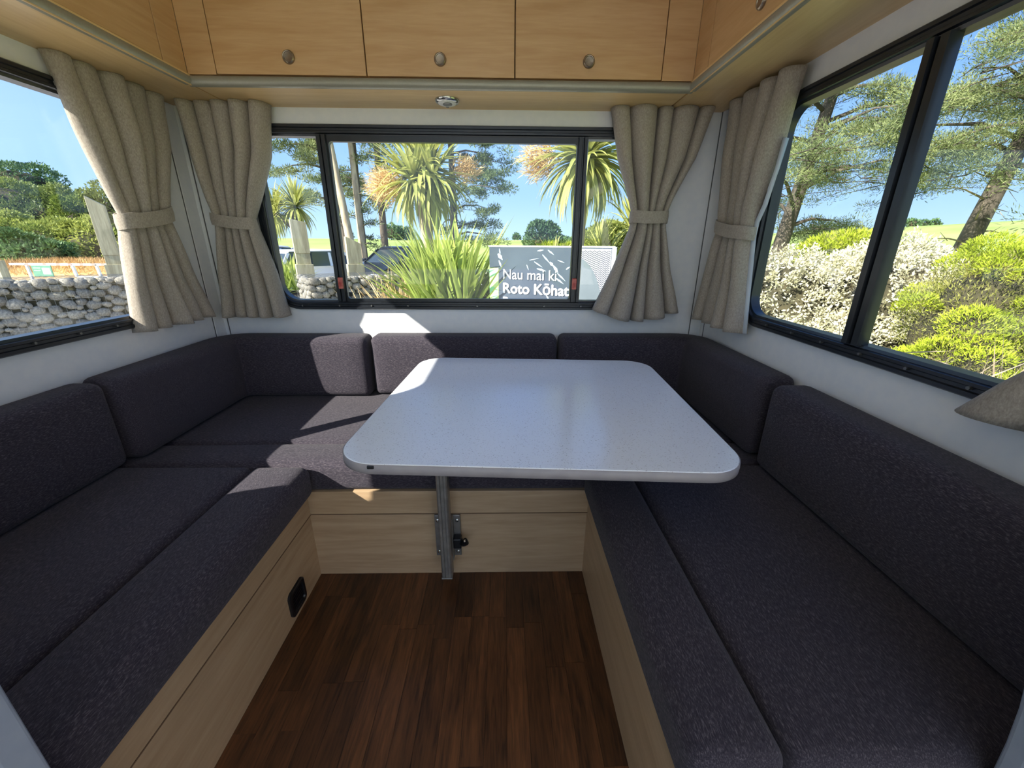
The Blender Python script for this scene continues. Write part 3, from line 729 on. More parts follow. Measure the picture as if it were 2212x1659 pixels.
# ================================================================== curtains
def curtain(label, fn, prof, pleats, amp, tie, seed=0, lean=0.0, group='taupe curtains tied back at the windows', hem=None, phase=0.0):
    """prof: (v, u0, u1, pleat amplitude) rows from top to bottom; fn(u, v, w) -> world, w = off the wall"""
    rr = random.Random(seed)
    nv, nu = 50, pleats*14
    rows = []
    vs = [p[0] for p in prof]
    def interp(v, k):
        for i in range(len(prof)-1):
            if prof[i][0] >= v >= prof[i+1][0]:
                t_ = (prof[i][0]-v)/(prof[i][0]-prof[i+1][0])
                return prof[i][k]*(1-t_)+prof[i+1][k]*t_
        return prof[-1][k]
    vtop, vbot = prof[0][0], prof[-1][0]
    edges = [0.0]
    for _ in range(pleats): edges.append(edges[-1] + rr.uniform(0.55, 1.5))
    edges = [e/edges[-1]*pleats for e in edges]
    ampk = [rr.uniform(0.6, 1.3) for _ in range(pleats+2)]
    inv = lambda x: next(((i + (x-edges[i])/(edges[i+1]-edges[i])) for i in range(pleats) if x <= edges[i+1]+1e-9), float(pleats))
    mb = MB(); pts = []
    for i in range(nv+1):
        v = vtop + (vbot-vtop)*i/nv
        u0, u1, A = interp(v, 1), interp(v, 2), interp(v, 3)
        tt = i/nv
        for j in range(nu+1):
            s = j/nu
            k = inv(min(s*pleats, pleats))
            ki = min(int(k), pleats-1)
            ph = 2*PI*k + phase
            bend = 0.35*math.sin(2.2*tt*PI + ki*1.7 + seed)
            fr = min(max((k-ki), 0), 1)
            w = 1.6*A*ampk[ki]*(1.9*abs(math.sin(PI*fr))**0.9 - 0.9) * (1 + 0.2*bend)
            # folds lean over each other
            su = s - (0.14 + 0.06*bend)*math.sin(2*PI*fr)/pleats + 0.10*bend*math.sin(PI*fr)/pleats
            u = u0 + (u1-u0)*su
            vv = v
            if hem and tt > 0.75:
                vv += hem(s)*(tt-0.75)/0.25
            pts.append(fn(u, vv + 0.002*math.sin(ph)*tt, w + 0.002*math.sin(17*tt+ph)))
    W = nu+1
    mb.add(pts, [(i*W+j, i*W+j+1, (i+1)*W+j+1, (i+1)*W+j) for i in range(nv) for j in range(nu)])
    x = fn((prof[0][1]+prof[0][2])/2, prof[-1][0], 0)
    t = thing('curtain', x, label, 'curtain', group)
    cl = obj('cloth', mb, M['curtain'], t, smooth=180)
    sd_ = cl.modifiers.new('thickness', 'SOLIDIFY'); sd_.thickness = 0.0016; sd_.offset = 0
    # tieback band: flattened tube round the gathered cloth
    v0, v1, u0, u1, wd, tilt = tie
    tb = MB(); n = 40; vsb = []
    for row, (vv, off) in enumerate(((0, 0.0), (0, 0.003), (0.5, 0.0045), (1, 0.003), (1, 0.0))):
        for j in range(n):
            a = 2*PI*j/n; ca, sa = math.cos(a), math.sin(a)
            uu = (u0+u1)/2 + ((u1-u0)/2+off)*abs(ca)**0.7*(1 if ca > 0 else -1)
            ww = (wd+off)*abs(sa)**0.8*(1 if sa > 0 else -1)
            vsb.append(fn(uu, v0+(v1-v0)*vv + tilt*(uu-(u0+u1)/2) + 0.002*math.sin(3*a), ww))
    tb.add(vsb, [(i*n+j, i*n+(j+1) % n, ((i+1) % 5)*n+(j+1) % n, ((i+1) % 5)*n+j) for i in range(5) for j in range(n)])
    obj('tieback', tb, M['curtain'], t, smooth=60)
    return t
cur_back = lambda u, v, w: (u, 1.665-w, v)
cur_left = lambda u, v, w: (-1.165+w, u*1.014, v*1.010)
cur_right = lambda u, v, w: (0.815-w, u, v)
curtain('taupe curtain on the left window beside the rear corner, its window edge in sun', cur_left,
        [(0.456, 1.245, 1.612, 0.020), (0.30, 1.268, 1.585, 0.020), (0.13, 1.305, 1.520, 0.017), (0.075, 1.320, 1.500, 0.012), (0.03, 1.312, 1.505, 0.017), (-0.12, 1.285, 1.545, 0.022), (-0.275, 1.265, 1.600, 0.026)],
        5, 0.02, (0.050, 0.094, 1.310, 1.506, 0.036, 0.18), seed=3)
curtain('taupe curtain at the left end of the rear window', cur_back,
        [(0.461, -1.140, -0.832, 0.020), (0.30, -1.128, -0.862, 0.020), (0.15, -1.108, -0.925, 0.017), (0.08, -1.098, -0.955, 0.012), (0.03, -1.100, -0.948, 0.016), (-0.12, -1.125, -0.915, 0.020), (-0.290, -1.148, -0.895, 0.022)],
        5, 0.02, (0.050, 0.092, -1.108, -0.952, 0.035, -0.12), seed=5)
curtain('taupe curtain at the right end of the rear window, flared hem', cur_back,
        [(0.461, 0.388, 0.752, 0.020), (0.30, 0.428, 0.710, 0.020), (0.16, 0.482, 0.645, 0.017), (0.098, 0.500, 0.625, 0.012), (0.05, 0.492, 0.632, 0.016), (-0.10, 0.440, 0.668, 0.020), (-0.27, 0.372, 0.725, 0.022)],
        5, 0.02, (0.076, 0.120, 0.492, 0.632, 0.035, 0.0), seed=8, hem=lambda s: -0.045*math.sin(PI*s)+0.01)
cD = curtain('taupe curtain on the right window beside the rear corner, pale lining at its edge', cur_right,
        [(0.470, 1.315, 1.650, 0.020), (0.30, 1.350, 1.635, 0.020), (0.12, 1.395, 1.605, 0.017), (0.06, 1.405, 1.592, 0.012), (0.0, 1.402, 1.600, 0.017), (-0.13, 1.380, 1.635, 0.020), (-0.292, 1.350, 1.668, 0.024)],
        4, 0.02, (0.030, 0.072, 1.392, 1.602, 0.036, 0.15), seed=11)
ln_ = MB(); pts_ = []
for v_, a_, b_ in ((0.30, 1.338, 1.345), (0.22, 1.345, 1.365), (0.12, 1.368, 1.40), (0.07, 1.392, 1.43), (0.03, 1.395, 1.43), (-0.06, 1.380, 1.425), (-0.18, 1.360, 1.41), (-0.290, 1.340, 1.39)):
    for q_ in range(5):
        uu_ = a_+(b_-a_)*q_/4; pts_.append(cur_right(uu_, v_, -0.022+0.010*math.sin(q_*1.6)))
ln_.add(pts_, [(i*5+j, i*5+j+1, (i+1)*5+j+1, (i+1)*5+j) for i in range(7) for j in range(4)])
lo_ = obj('lining', ln_, M['lining'], cD, smooth=180); lo_['label'] = 'pale blue-white curtain lining'
sdm = lo_.modifiers.new('thickness', 'SOLIDIFY'); sdm.thickness = 0.001
curtain('taupe curtain at the near end of the right window, dark flared hem', cur_right,
        [(0.470, 0.300, 0.560, 0.018), (0.20, 0.310, 0.500, 0.018), (0.06, 0.330, 0.450, 0.015), (0.0, 0.330, 0.460, 0.016), (-0.12, 0.320, 0.530, 0.018), (-0.20, 0.315, 0.60, 0.016), (-0.277, 0.31, 0.655, 0.014)],
        4, 0.02, (0.03, 0.072, 0.325, 0.455, 0.024, 0.0), seed=13)
curtain('taupe curtain at the near end of the left window, just outside the view', cur_left,
        [(0.455, 0.300, 0.480, 0.016), (0.20, 0.310, 0.476, 0.016), (0.06, 0.330, 0.470, 0.015), (0.0, 0.330, 0.472, 0.016), (-0.10, 0.320, 0.482, 0.016), (-0.20, 0.31, 0.532, 0.016), (-0.275, 0.31, 0.56, 0.016)],
        4, 0.02, (0.03, 0.072, 0.325, 0.462, 0.024, 0.0), seed=14)

# end panels closing the benches towards the camera
t = thing('end_panel', (-0.86, 0.29, FLOOR), 'pale grey end panel closing the left bench, cut by the lower left corner', 'panel', 'bench end panels')
obj('board', MB().box(WX0, -0.545, 0.272, 0.298, FLOOR, -0.30), M['grey_panel'], t)
obj('edge_strip', MB().box(-0.545, -0.529, 0.268, 0.302, FLOOR, -0.30), M['grey_panel'], t, bevel=0.005, seg=3)
t = thing('end_panel', (0.72, 0.29, FLOOR), 'pale grey curved end panel closing the right bench, cut by the lower right corner', 'panel', 'bench end panels')
pe = [(0.572, -0.44), (0.588, -0.50), (0.599, -0.56), (0.606, -0.62), (0.610, -0.75), (0.612, FLOOR), (WX1, FLOOR), (WX1, -0.30), (0.566, -0.30)]
obj('board', MB().prism(pe, 0.272, 0.298, lambda a, b, c: (a, c, b)), M['grey_panel'], t, bevel=0.006, seg=3)

# fill lamps added out of view on the ceiling to brighten the interior
for i, (x, y) in enumerate(((-0.15, 0.15), (-0.15, -0.55))):
    t = thing('fill_light', (x, y, CEIL), 'round warm fill light added on the ceiling, %s' % ('above the camera', 'behind the camera')[i], 'light', 'added fill lights')
    obj('rim', MB().lathe([(0.075, 0), (0.075, -0.008), (0.066, -0.012), (0.064, -0.006)], (x, y, CEIL), 'z', 28), M['white_plastic'], t)
    ld = bpy.data.lights.new('fill_lamp', 'AREA'); ld.shape = 'DISK'; ld.size = 0.12; ld.energy = 0.6; ld.color = (1.0, 0.86, 0.68)
    lo = bpy.data.objects.new('fill_lamp', ld); COL.objects.link(lo); lo.parent = t; lo.location = (0, 0, -0.016)

# ================================================================== OUTSIDE
GZ = -1.75                                    # ground level below the eye
def quads(name, V, F, m, parent=None, kind=None, local=True):
    """numpy verts (n,3), faces (k,4) -> one mesh object"""
    me = bpy.data.meshes.new(name)
    V = np.asarray(V, dtype=np.float32); F = np.asarray(F, dtype=np.int32)
    me.vertices.add(len(V)); me.vertices.foreach_set('co', V.ravel())
    k = F.shape[1]
    me.loops.add(F.size); me.loops.foreach_set('vertex_index', F.ravel())
    me.polygons.add(len(F)); me.polygons.foreach_set('loop_start', np.arange(0, F.size, k, dtype=np.int32))
    me.polygons.foreach_set('loop_total', np.full(len(F), k, dtype=np.int32))
    me.update(calc_edges=True)
    me.materials.append(m)
    o = bpy.data.objects.new(name, me); COL.objects.link(o)
    if parent is not None: o.parent = parent
    if kind: o['kind'] = kind
    ABS[o.name] = Vector((0, 0, 0))
    return o
def unit(a): return a/np.maximum(np.linalg.norm(a, axis=-1, keepdims=True), 1e-9)
def leaves(P, D, ln, wd, jit=0.5, r=rng):
    """diamond shaped leaf quads at points P pointing roughly along D"""
    n = len(P)
    D = unit(D + jit*r.normal(size=(n, 3)))
    S = unit(np.cross(D, r.normal(size=(n, 3))))
    L = (ln*(0.6+0.8*r.random((n, 1)))); W = (wd*(0.7+0.6*r.random((n, 1))))
    V = np.stack([P, P+D*L*0.5+S*W*0.5, P+D*L, P+D*L*0.5-S*W*0.5], 1).reshape(-1, 3)
    F = np.arange(4*n).reshape(-1, 4)
    return V, F
def blob_points(blobs, n, r=rng, shell=0.25, top=-0.6):
    """points in the outer shell of a set of ellipsoids (cx,cy,cz,rx,ry,rz)"""
    B = np.array(blobs); w = B[:, 3]*B[:, 4]+B[:, 4]*B[:, 5]+B[:, 3]*B[:, 5]; w = w/w.sum()
    idx = r.choice(len(B), size=n, p=w)
    d = unit(r.normal(size=(n, 3))); d[:, 2] = np.where(d[:, 2] < top, -d[:, 2], d[:, 2])
    rad = 1 - shell*r.random((n, 1))**1.5
    P = B[idx, :3] + d*rad*B[idx, 3:6]
    # drop points buried deep inside other blobs
    keep = np.ones(n, bool)
    for b in B:
        q = (P-b[:3])/b[3:6]
        keep &= (q**2).sum(1) > 0.55
    return P[keep], d[keep]
def core_mesh(blobs, k=0.72, seed=0):
    mb = MB()
    for i, b in enumerate(blobs):
        vs, fs = ico(2, seed+i, 0.12, b[3]*k, b[4]*k, b[5]*k)
        mb.add([(x+b[0], y+b[1], z+b[2]) for x, y, z in vs], fs)
    return mb

def shrub(loc, blobs, m, n, ln, wd, label, cat='shrub', group=None, jit=0.5, upb=0.4, seed=0, m2=None, core=True, name='shrub', clump=0, r0=None, lumps=0):
    """blobs are relative to loc"""
    r = np.random.default_rng(seed)
    t = thing(name, loc, label, cat, group)
    sub = []
    rl = random.Random(seed)
    for b in blobs:
        for _ in range(lumps):
            d_ = Vector((rl.gauss(0, 1), rl.gauss(0, 1), rl.gauss(0.3, 0.9))).normalized(); k_ = rl.uniform(0.22, 0.42)
            sub.append((b[0]+d_.x*b[3]*0.95, b[1]+d_.y*b[4]*0.95, b[2]+d_.z*b[5]*0.95, b[3]*k_, b[4]*k_, b[5]*k_*0.62))
    def leafset(nm, n_, mm, shell, l_, w_):
        P, d = blob_points(sub if (sub and nm == 'foliage') else blobs, n_, r, shell, -0.15 if sub else -0.6)
        if clump:
            k = max(1, len(P)//clump); c = P[:k]; dc = d[:k]
            idx = r.integers(0, k, size=len(P))
            P = c[idx] + r.normal(size=P.shape)*r0; d = unit(dc[idx] + 1.2*unit(P-c[idx]))
        D = d*(1-upb) + np.array([0, 0, 1.0])*upb
        V, F = leaves(P, D, l_, w_, jit, r)
        quads(nm, V, F, mm, t)
    leafset('foliage', n, m, 0.25, ln, wd)
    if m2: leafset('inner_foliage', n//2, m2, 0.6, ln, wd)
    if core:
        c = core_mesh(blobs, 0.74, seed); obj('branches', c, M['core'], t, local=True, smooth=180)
    return t

# ------------------------------------------------------------------ ground
def terrain_h(x, y):
    r_ = np.hypot(x, y); s = np.clip((r_-34)/(120-34), 0, 1); s = s*s*(3-2*s)
    right = np.clip(x/ (np.abs(y)+20) , 0, 1.2)
    left = np.clip(-x/(np.abs(y)+20)-0.35, 0, 1)
    return GZ + s*(2.55 + 3.4*right) - 0.0*left + 0.25*s*np.sin(x*0.05)*np.cos(y*0.04)
rr_ = np.concatenate([[0.0], np.geomspace(2.5, 420, 56)]); aa_ = np.linspace(0, 2*PI, 97)[:-1]
RR, AA = np.meshgrid(rr_[1:], aa_, indexing='ij')
X, Y_ = RR*np.cos(AA), RR*np.sin(AA)
V = np.concatenate([[[0, 0, GZ]], np.stack([X, Y_, terrain_h(X, Y_)], -1).reshape(-1, 3)])
na, nr = len(aa_), len(rr_)-1
F = [[1+i*na+j, 1+i*na+(j+1) % na, 1+(i+1)*na+(j+1) % na, 1+(i+1)*na+j] for i in range(nr-1) for j in range(na)]
g = quads('ground', V, F, M['grass']); g['kind'] = 'structure'
gm = g.data
import bmesh
bm = bmesh.new(); bm.from_mesh(gm); bm.verts.ensure_lookup_table()
for j in range(na): bm.faces.new((bm.verts[0], bm.verts[1+j], bm.verts[1+(j+1) % na]))
bmesh.ops.recalc_face_normals(bm, faces=bm.faces[:])
bm.to_mesh(gm); bm.free(); gm.shade_smooth()
if gm.polygons[len(gm.polygons)//2].normal.z < 0: gm.flip_normals()
pv = MB().prism([(-60, -26), (2.3, -26), (2.3, 2.6), (0.6, 5.6), (-1.6, 5.6), (-2.4, 9.5), (4, 17.5), (3, 26), (-30, 26), (-60, 20)], GZ-0.05, GZ+0.02)
struct('pavement', pv, M['asphalt'])

# ------------------------------------------------------------------ gabions
STONES = []
for k in range(8):
    r = random.Random(50+k)
    vs, fs = ico(2, 70+k, 0.13, 1.0, 0.75, 0.78*r.uniform(0.9, 1.1))
    vs = [(max(-0.92, min(0.92, x)), y, max(-0.70, min(0.70, z))) for x, y, z in vs]
    STONES.append(mk_mesh('stone', vs, fs, M['stone'], 180))
def gabion(loc, L_, W_, H_, ang, label, ends=True, sz=0.125, seed=0):
    r = random.Random(seed)
    t = thing('gabion', loc, label, 'gabion', 'stone-filled gabions', (0, 0, ang))
    def put(x, y, z, R, el, rotz):
        o = bpy.data.objects.new('stone', STONES[r.randrange(8)]); COL.objects.link(o); o.parent = t
        o.location = (x, y, z); o.scale = (R*el*1.05, R*1.25, R*1.3)
        o.rotation_euler = (r.uniform(-0.3, 0.3), r.uniform(-0.35, 0.35), rotz + r.uniform(-0.3, 0.3))
    def course(length, put_at, rz):
        placed = []; tries = 0
        for rad_ in (1.35, 1.2, 1.0, 0.85, 0.7, 0.55):
            for _ in range(int(length*H_*130)):
                R = sz*0.78*rad_*r.uniform(0.9, 1.1); el = r.uniform(1.0, 1.45)
                u = r.uniform(R*0.8, length-R*0.8); z = r.uniform(R*0.6, H_-R*0.62)
                if len(placed) < 235 and all(((u-a_)/(0.5*(el+e_)))**2 + (z-b_)**2 > (0.77*(R+q_))**2 for a_, b_, q_, e_ in placed):
                    placed.append((u, z, R, el)); p = put_at(u, R*0.9)
                    put(p[0], p[1], z, R, el, rz)
    if True:
        course(L_, lambda u, d: (u, d), 0)
    if ends:
        course(W_-sz, lambda u, d: (d, u+sz), PI/2)
    y = sz*1.9
    while y < min(W_-sz*0.4, sz*4):           # top layer
        x = r.uniform(0, sz)
        while x < L_-sz*0.3:
            sx = sz*r.uniform(0.8, 1.1); put(x+sx*0.8, y, H_-sz*0.72+r.uniform(-0.02, 0.01), sx*0.8, 1.2, 0); x += sx*1.75
        y += sz*1.15
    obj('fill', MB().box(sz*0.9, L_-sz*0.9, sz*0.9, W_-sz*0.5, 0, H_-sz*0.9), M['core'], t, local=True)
    wm = MB(); g_ = 0.11; w = 0.0035
    nxx = int(L_/g_); nz = int(H_/g_); nw = int(W_/g_)
    for i in range(nxx+1):
        x = L_*i/nxx; wm.bar((x, -0.02, 0), (x, -0.02, H_+0.01), w); wm.bar((x, -0.02, H_+0.01), (x, W_, H_+0.01), w)
    for i in range(nz+1):
        z = (H_+0.01)*i/nz; wm.bar((0, -0.02, z), (L_, -0.02, z), w); wm.bar((-0.02, 0, z), (-0.02, W_, z), w)
    for i in range(nw+1):
        y = W_*i/nw; wm.bar((0, y, H_+0.01), (L_, y, H_+0.01), w); wm.bar((-0.02, y, 0), (-0.02, y, H_), w)
    o = obj('wire_mesh', wm, M['wire'], t, local=True); o['kind'] = 'stuff'
    return t
GA = math.atan2(0.6, 0.8)
gabion((-7.38-0.8*4.6, 8.28-0.6*4.6, GZ), 4.6, 0.9, 1.085, GA, 'long gabion wall of rounded grey stones outside the left window', ends=False, seed=1, sz=0.092)
gabion((-4.04, 8.5, GZ), 2.6, 1.1, 1.05, GA, 'gabion of grey stones in wire mesh, beside the flax in the rear window', seed=2, sz=0.078)

# ------------------------------------------------------------------ carved timber posts
def slab_post(loc, h, wd, dp, cut, ang, label, notches):
    t = thing('timber_post', loc, label, 'post', 'tall weathered timber posts', (0, 0, ang))
    m_ = MB(); z = 0; off = 0
    prof = []
    zs = sorted(notches)
    segs = [0]+zs+[h]
    for i in range(len(segs)-1):
        a, b = segs[i], segs[i+1]; e = 0.02 if i % 2 == 0 else -0.015
        if i == len(segs)-2: e = -0.005
        w0, w1 = -wd/2-e, wd/2+e
        if i < len(segs)-2:
            m_.box(w0, w1, -dp/2-e, dp/2+e, a, b)
        else:
            m_.add([(w0, -dp/2, a), (w1, -dp/2, a), (w1, dp/2, a), (w0, dp/2, a), (w0, -dp/2, h), (w1, -dp/2, h-cut), (w1, dp/2, h-cut), (w0, dp/2, h)],
                   [(3,2,1,0),(4,5,6,7),(0,1,5,4),(1,2,6,5),(2,3,7,6),(3,0,4,7)])
    obj('post_body', m_, M['post'], t, local=True, bevel=0.006)
    return t
slab_post((-8.78, 9.55, GZ), 0.90-GZ, 0.28, 0.16, 0.18, GA-0.1, 'tall slant-topped weathered timber post seen through the left window', (1.25, 1.45))
slab_post((-4.83, 10.15, GZ), 0.50-GZ, 0.34, 0.20, 0.06, GA-0.1, 'tall weathered timber post in front of the cabbage tree heads, behind the gabion', (0.55, 0.95, 1.25, 1.5))
slab_post((-3.66, 10.3, GZ), 0.135-GZ, 0.34, 0.20, 0.16, GA-0.1, 'shorter slant-topped weathered timber post beside the dark car', (0.65, 0.85, 1.25))

# ------------------------------------------------------------------ cars
def car(loc, ang, paint, label, L_=4.3, W_=1.78, H_=1.48, suv=False, group='parked cars'):
    t = thing('car', loc, label, 'car', group, (0, 0, ang))
    hw = W_/2; sh = 0.92 if not suv else 1.02        # x forward (front +), belt height
    prof = [(-L_/2, 0.35), (-L_/2-0.02, 0.60), (-L_/2+0.04, sh), (-L_/2+0.5, sh+0.05), (L_*0.18, sh+0.03), (L_/2-0.55, sh-0.12), (L_/2-0.06, sh-0.26), (L_/2, 0.52), (L_/2-0.02, 0.30), (L_*0.42, 0.22), (-L_*0.42, 0.22)]
    m_ = MB(); ys = [(-hw+0.06, 0.93), (-hw, 1.0), (hw, 1.0), (hw-0.06, 0.93)]
    n = len(prof); vs = []
    cxm = 0.0
    for k, (y, s) in enumerate(((-hw+0.10, 0.97), (-hw, 1.0), (-hw+0.02, 1.0), (hw-0.02, 1.0), (hw, 1.0), (hw-0.10, 0.97))):
        zz = 1.0
        for x, z in prof:
            vs.append((x*s, y if not (z > sh-0.05 and abs(y) > hw-0.05) else y*0.97, z))
    m_.add(vs, [(k*n+j, k*n+(j+1) % n, (k+1)*n+(j+1) % n, (k+1)*n+j) for k in range(5) for j in range(n)] + [tuple(range(n-1, -1, -1)), tuple(5*n+j for j in range(n))])
    body = obj('body', m_, paint, t, local=True, smooth=40)
    # glasshouse
    rb = -L_/2+(0.12 if suv else 0.16); rf = L_*0.20
    gp = [(rb, sh), (rb+(0.14 if suv else 0.34), H_-0.08), (-L_*0.02, H_-0.05), (rf-0.55, H_-0.10), (rf+0.12, sh)]
    gm_ = MB(); vs = []
    for y, k in ((-1, 0), (1, 0)):
        for x, z in gp: vs.append((x, y*(hw-0.10-(z-sh)*0.28), z))
    n = len(gp)
    gm_.add(vs, [tuple(range(n-1, -1, -1)), tuple(range(n, 2*n))] + [(j, (j+1) % n, n+(j+1) % n, n+j) for j in range(n)])
    obj('windows', gm_, M['car_glass'], t, local=True)
    rm = MB(); vs = []
    top = [(gp[1][0]-0.02, gp[1][1]), (gp[1][0]+0.05, H_-0.005), (-L_*0.02, H_), (rf-0.62, H_-0.03), (rf-0.53, H_-0.10)]
    for x, z in top:
        w = hw-0.10-(H_-0.09-sh)*0.28
        vs += [(x, -w-0.01, z-0.02), (x, -w+0.08, z+0.015), (x, w-0.08, z+0.015), (x, w+0.01, z-0.02), (x, w, z-0.05), (x, -w, z-0.05)]
    rm.add(vs, [(k*6+j, k*6+(j+1) % 6, (k+1)*6+(j+1) % 6, (k+1)*6+j) for k in range(4) for j in range(6)] + [(5,4,3,2,1,0), tuple(24+j for j in range(6))])
    obj('roof', rm, paint, t, local=True, smooth=40)
    pm = MB()                                  # pillars
    for s in (-1, 1):
        wt = hw-0.10-(H_-0.10-sh)*0.28
        for (xa, xb) in ((rb, gp[1][0]), (-0.25, -0.22), (rf+0.12, rf-0.55)):
            pm.bar((xa, s*(hw-0.095), sh), (xb, s*(wt+0.005), H_-0.09), 0.09, 0.04, (0, 1, 0))
    obj('pillars', pm, paint, t, local=True)
    for x in (-L_*0.31, L_*0.31):
        for s in (-1, 1):
            w_ = MB().lathe([(0.16, -0.02*s), (0.20, 0), (0.325, 0), (0.335, -0.04*s), (0.335, -0.18*s), (0.32, -0.20*s)], (x, s*(hw+0.015), 0.335), 'y', 24)
            wo_ = obj('wheel', w_, M['tyre'], t, local=True, smooth=40)
            rim = MB().lathe([(0.05, 0.012*s), (0.19, 0.004*s), (0.215, -0.004*s), (0.215, -0.03*s)], (x, s*(hw+0.018), 0.335), 'y', 20)
            obj('rim', rim, M['chrome'], wo_, local=True, smooth=40)
    for s in (-1, 1):
        obj('tail_light', MB().box(-L_/2-0.03, -L_/2+0.18, s*(hw-0.20)-0.18, s*(hw-0.20)+0.175, sh-0.20, sh-0.06), M['red_lens'], t, local=True, bevel=0.03)
        obj('headlight', MB().box(L_/2-0.22, L_/2-0.02, s*(hw-0.22)-0.2, s*(hw-0.22)+0.19, 0.56, 0.70), M['clear_lens'], t, local=True, bevel=0.03)
        obj('side_mirror', MB().box(rf-0.1, rf+0.04, s*(hw+0.08)-0.09, s*(hw+0.08)+0.09, sh+0.0, sh+0.14), paint, t, local=True, bevel=0.03)
    obj('rear_bumper', MB().box(-L_/2-0.06, -L_/2+0.12, -hw+0.06, hw-0.06, 0.30, 0.50), paint, t, local=True, bevel=0.04)
    gr = obj('grille', MB().box(L_/2-0.06, L_/2+0.02, -0.45, 0.45, 0.40, 0.62), M['black_plastic'], t, local=True, bevel=0.02)
    obj('number_plate', MB().box(L_/2+0.02, L_/2+0.035, -0.24, 0.24, 0.34, 0.45), M['white_plastic'], t, local=True)
    obj('number_plate', MB().box(-L_/2-0.075, -L_/2-0.06, -0.24, 0.24, 0.56, 0.68), M['white_plastic'], t, local=True)
    return t
car((-6.55, 15.4, GZ+0.02), 0.95, M['car_white'], 'white hatchback parked behind the gabion, seen from the rear')
car((-8.55, 15.6, GZ+0.02), 1.25, M['car_silver'], 'pale wagon at the left edge of the rear window, red tail lights', suv=True, H_=1.6)
car((-4.15, 16.6, GZ+0.02), -2.0, M['car_dark'], 'dark car facing the camera, half hidden by the flax', suv=True, H_=1.58, L_=4.5)

# ------------------------------------------------------------------ trees
def tree_trunk(pts, rad): return MB().tube(pts, rad, 9)
def pine(loc, h, lean, label, seed, m, r0=0.22, first=0.25, spread=3.0, n=16000, bark=None, dens=26, group='tall pines beyond the car park', ln=0.17, wd=0.035, flat=0.45, sides=None, top_only=None, clr=0.55, tuft=2, qs=(0.5, 0.68, 0.84, 1.0)):
    r = np.random.default_rng(seed); rd = random.Random(seed)
    t = thing('pine_tree', loc, label, 'tree', group)
    L3 = [Vector((lean[0]*(s**1.2) + 0.12*math.sin(3*s+seed), lean[1]*s, h*s)) for s in [i/9 for i in range(10)]]
    obj('trunk', tree_trunk(L3, [r0*(1-0.75*i/9) for i in range(10)]), bark or M['bark'], t, local=True, smooth=180)
    br = MB(); C = []; CR = []
    for b in range(dens):
        s = first + (1-first)*(b+rd.random())/dens
        p = L3[0].lerp(L3[-1], s) if False else L3[min(8, int(s*9))].lerp(L3[min(9, int(s*9)+1)], s*9-int(s*9) if s < 1 else 0)
        a = rd.uniform(0, 2*PI) if not sides else rd.choice(sides)+rd.gauss(0, 0.5)
        ln_ = spread*(1-0.55*max(0, (s-first)/(1-first)))*rd.uniform(0.55, 1.1)
        d = Vector((math.cos(a), math.sin(a), rd.uniform(-0.12, 0.30)))
        pts = [p + d*ln_*q + Vector((0, 0, 0.10*ln_*math.sin(q*PI*1.2))) for q in (0, 0.3, 0.6, 0.85, 1.0)]
        br.tube(pts, [0.05*r0/0.2, 0.038*r0/0.2, 0.026, 0.014, 0.006], 5)
        for q in qs:
            k = min(3, int(q*4)); base = pts[0].lerp(pts[-1], q)
            for _ in range(tuft):
                e = base + Vector((rd.gauss(0, 1), rd.gauss(0, 1), rd.gauss(0.1, 0.4)))*0.16*ln_
                br.tube([base, e], [0.014, 0.004], 4, False)
                C.append(e); CR.append(clr*rd.uniform(0.6, 1.15)*(0.55+0.25*ln_/spread))
    obj('branches', br, bark or M['bark'], t, local=True, smooth=180)
    C = np.array([tuple(c) for c in C]); CR = np.array(CR)
    idx = r.integers(0, len(C), size=n)
    d = unit(r.normal(size=(n, 3)))
    P = C[idx] + d*np.array([1, 1, flat])*(CR[idx]*r.random(n)**0.45)[:, None]
    n2 = len(P)
    V, F = leaves(P, d*0.8+np.array([0, 0, 0.5]), ln, wd, 0.5, r)
    quads('foliage', V, F, m, t)
    return t
def px_base(px, Y):            # ground position on the line of sight of an image column
    d = ray(px, 560); return (d[0]/d[1]*Y, Y, GZ)

pine(px_base(757, 22), 11.5, (-1.7, 0.4), 'leaning pine at the left side of the rear window', 21, M['needles'], first=0.30, spread=2.6, n=30000, r0=0.24)
pine(px_base(768, 19), 12.5, (-1.1, 0.3), 'tall pale-barked pine just right of the left window bar', 22, M['needles'], first=0.45, spread=1.7, n=7000, r0=0.20, dens=20, bark=M['pale_bark'])
pine(px_base(785, 19.6), 12.5, (-0.4, 0.3), 'slim pale-barked pine beside its taller twin', 25, M['needles'], first=0.5, spread=1.5, n=5000, r0=0.17, dens=16, bark=M['pale_bark'])
pine(px_base(793, 20), 13.0, (0.0, 0.2), 'straight thin pine with sparse tufts down its trunk', 23, M['needles_dark'], first=0.10, spread=1.0, n=4200, r0=0.17, dens=30, clr=0.35)
pine(px_base(838, 21), 12.5, (-0.25, 0.2), 'dark-trunked pine left of the big cabbage tree', 24, M['needles_dark'], first=0.34, spread=1.9, n=7500, r0=0.2, dens=20)
pine(px_base(978, 23), 11.5, (0.1, 0.2), 'spreading pine behind the big cabbage tree, long right-hand boughs', 26, M['needles_dark'], first=0.16, spread=3.2, n=34000, r0=0.24, sides=(0.15, -0.1, 0.3, 2.6))
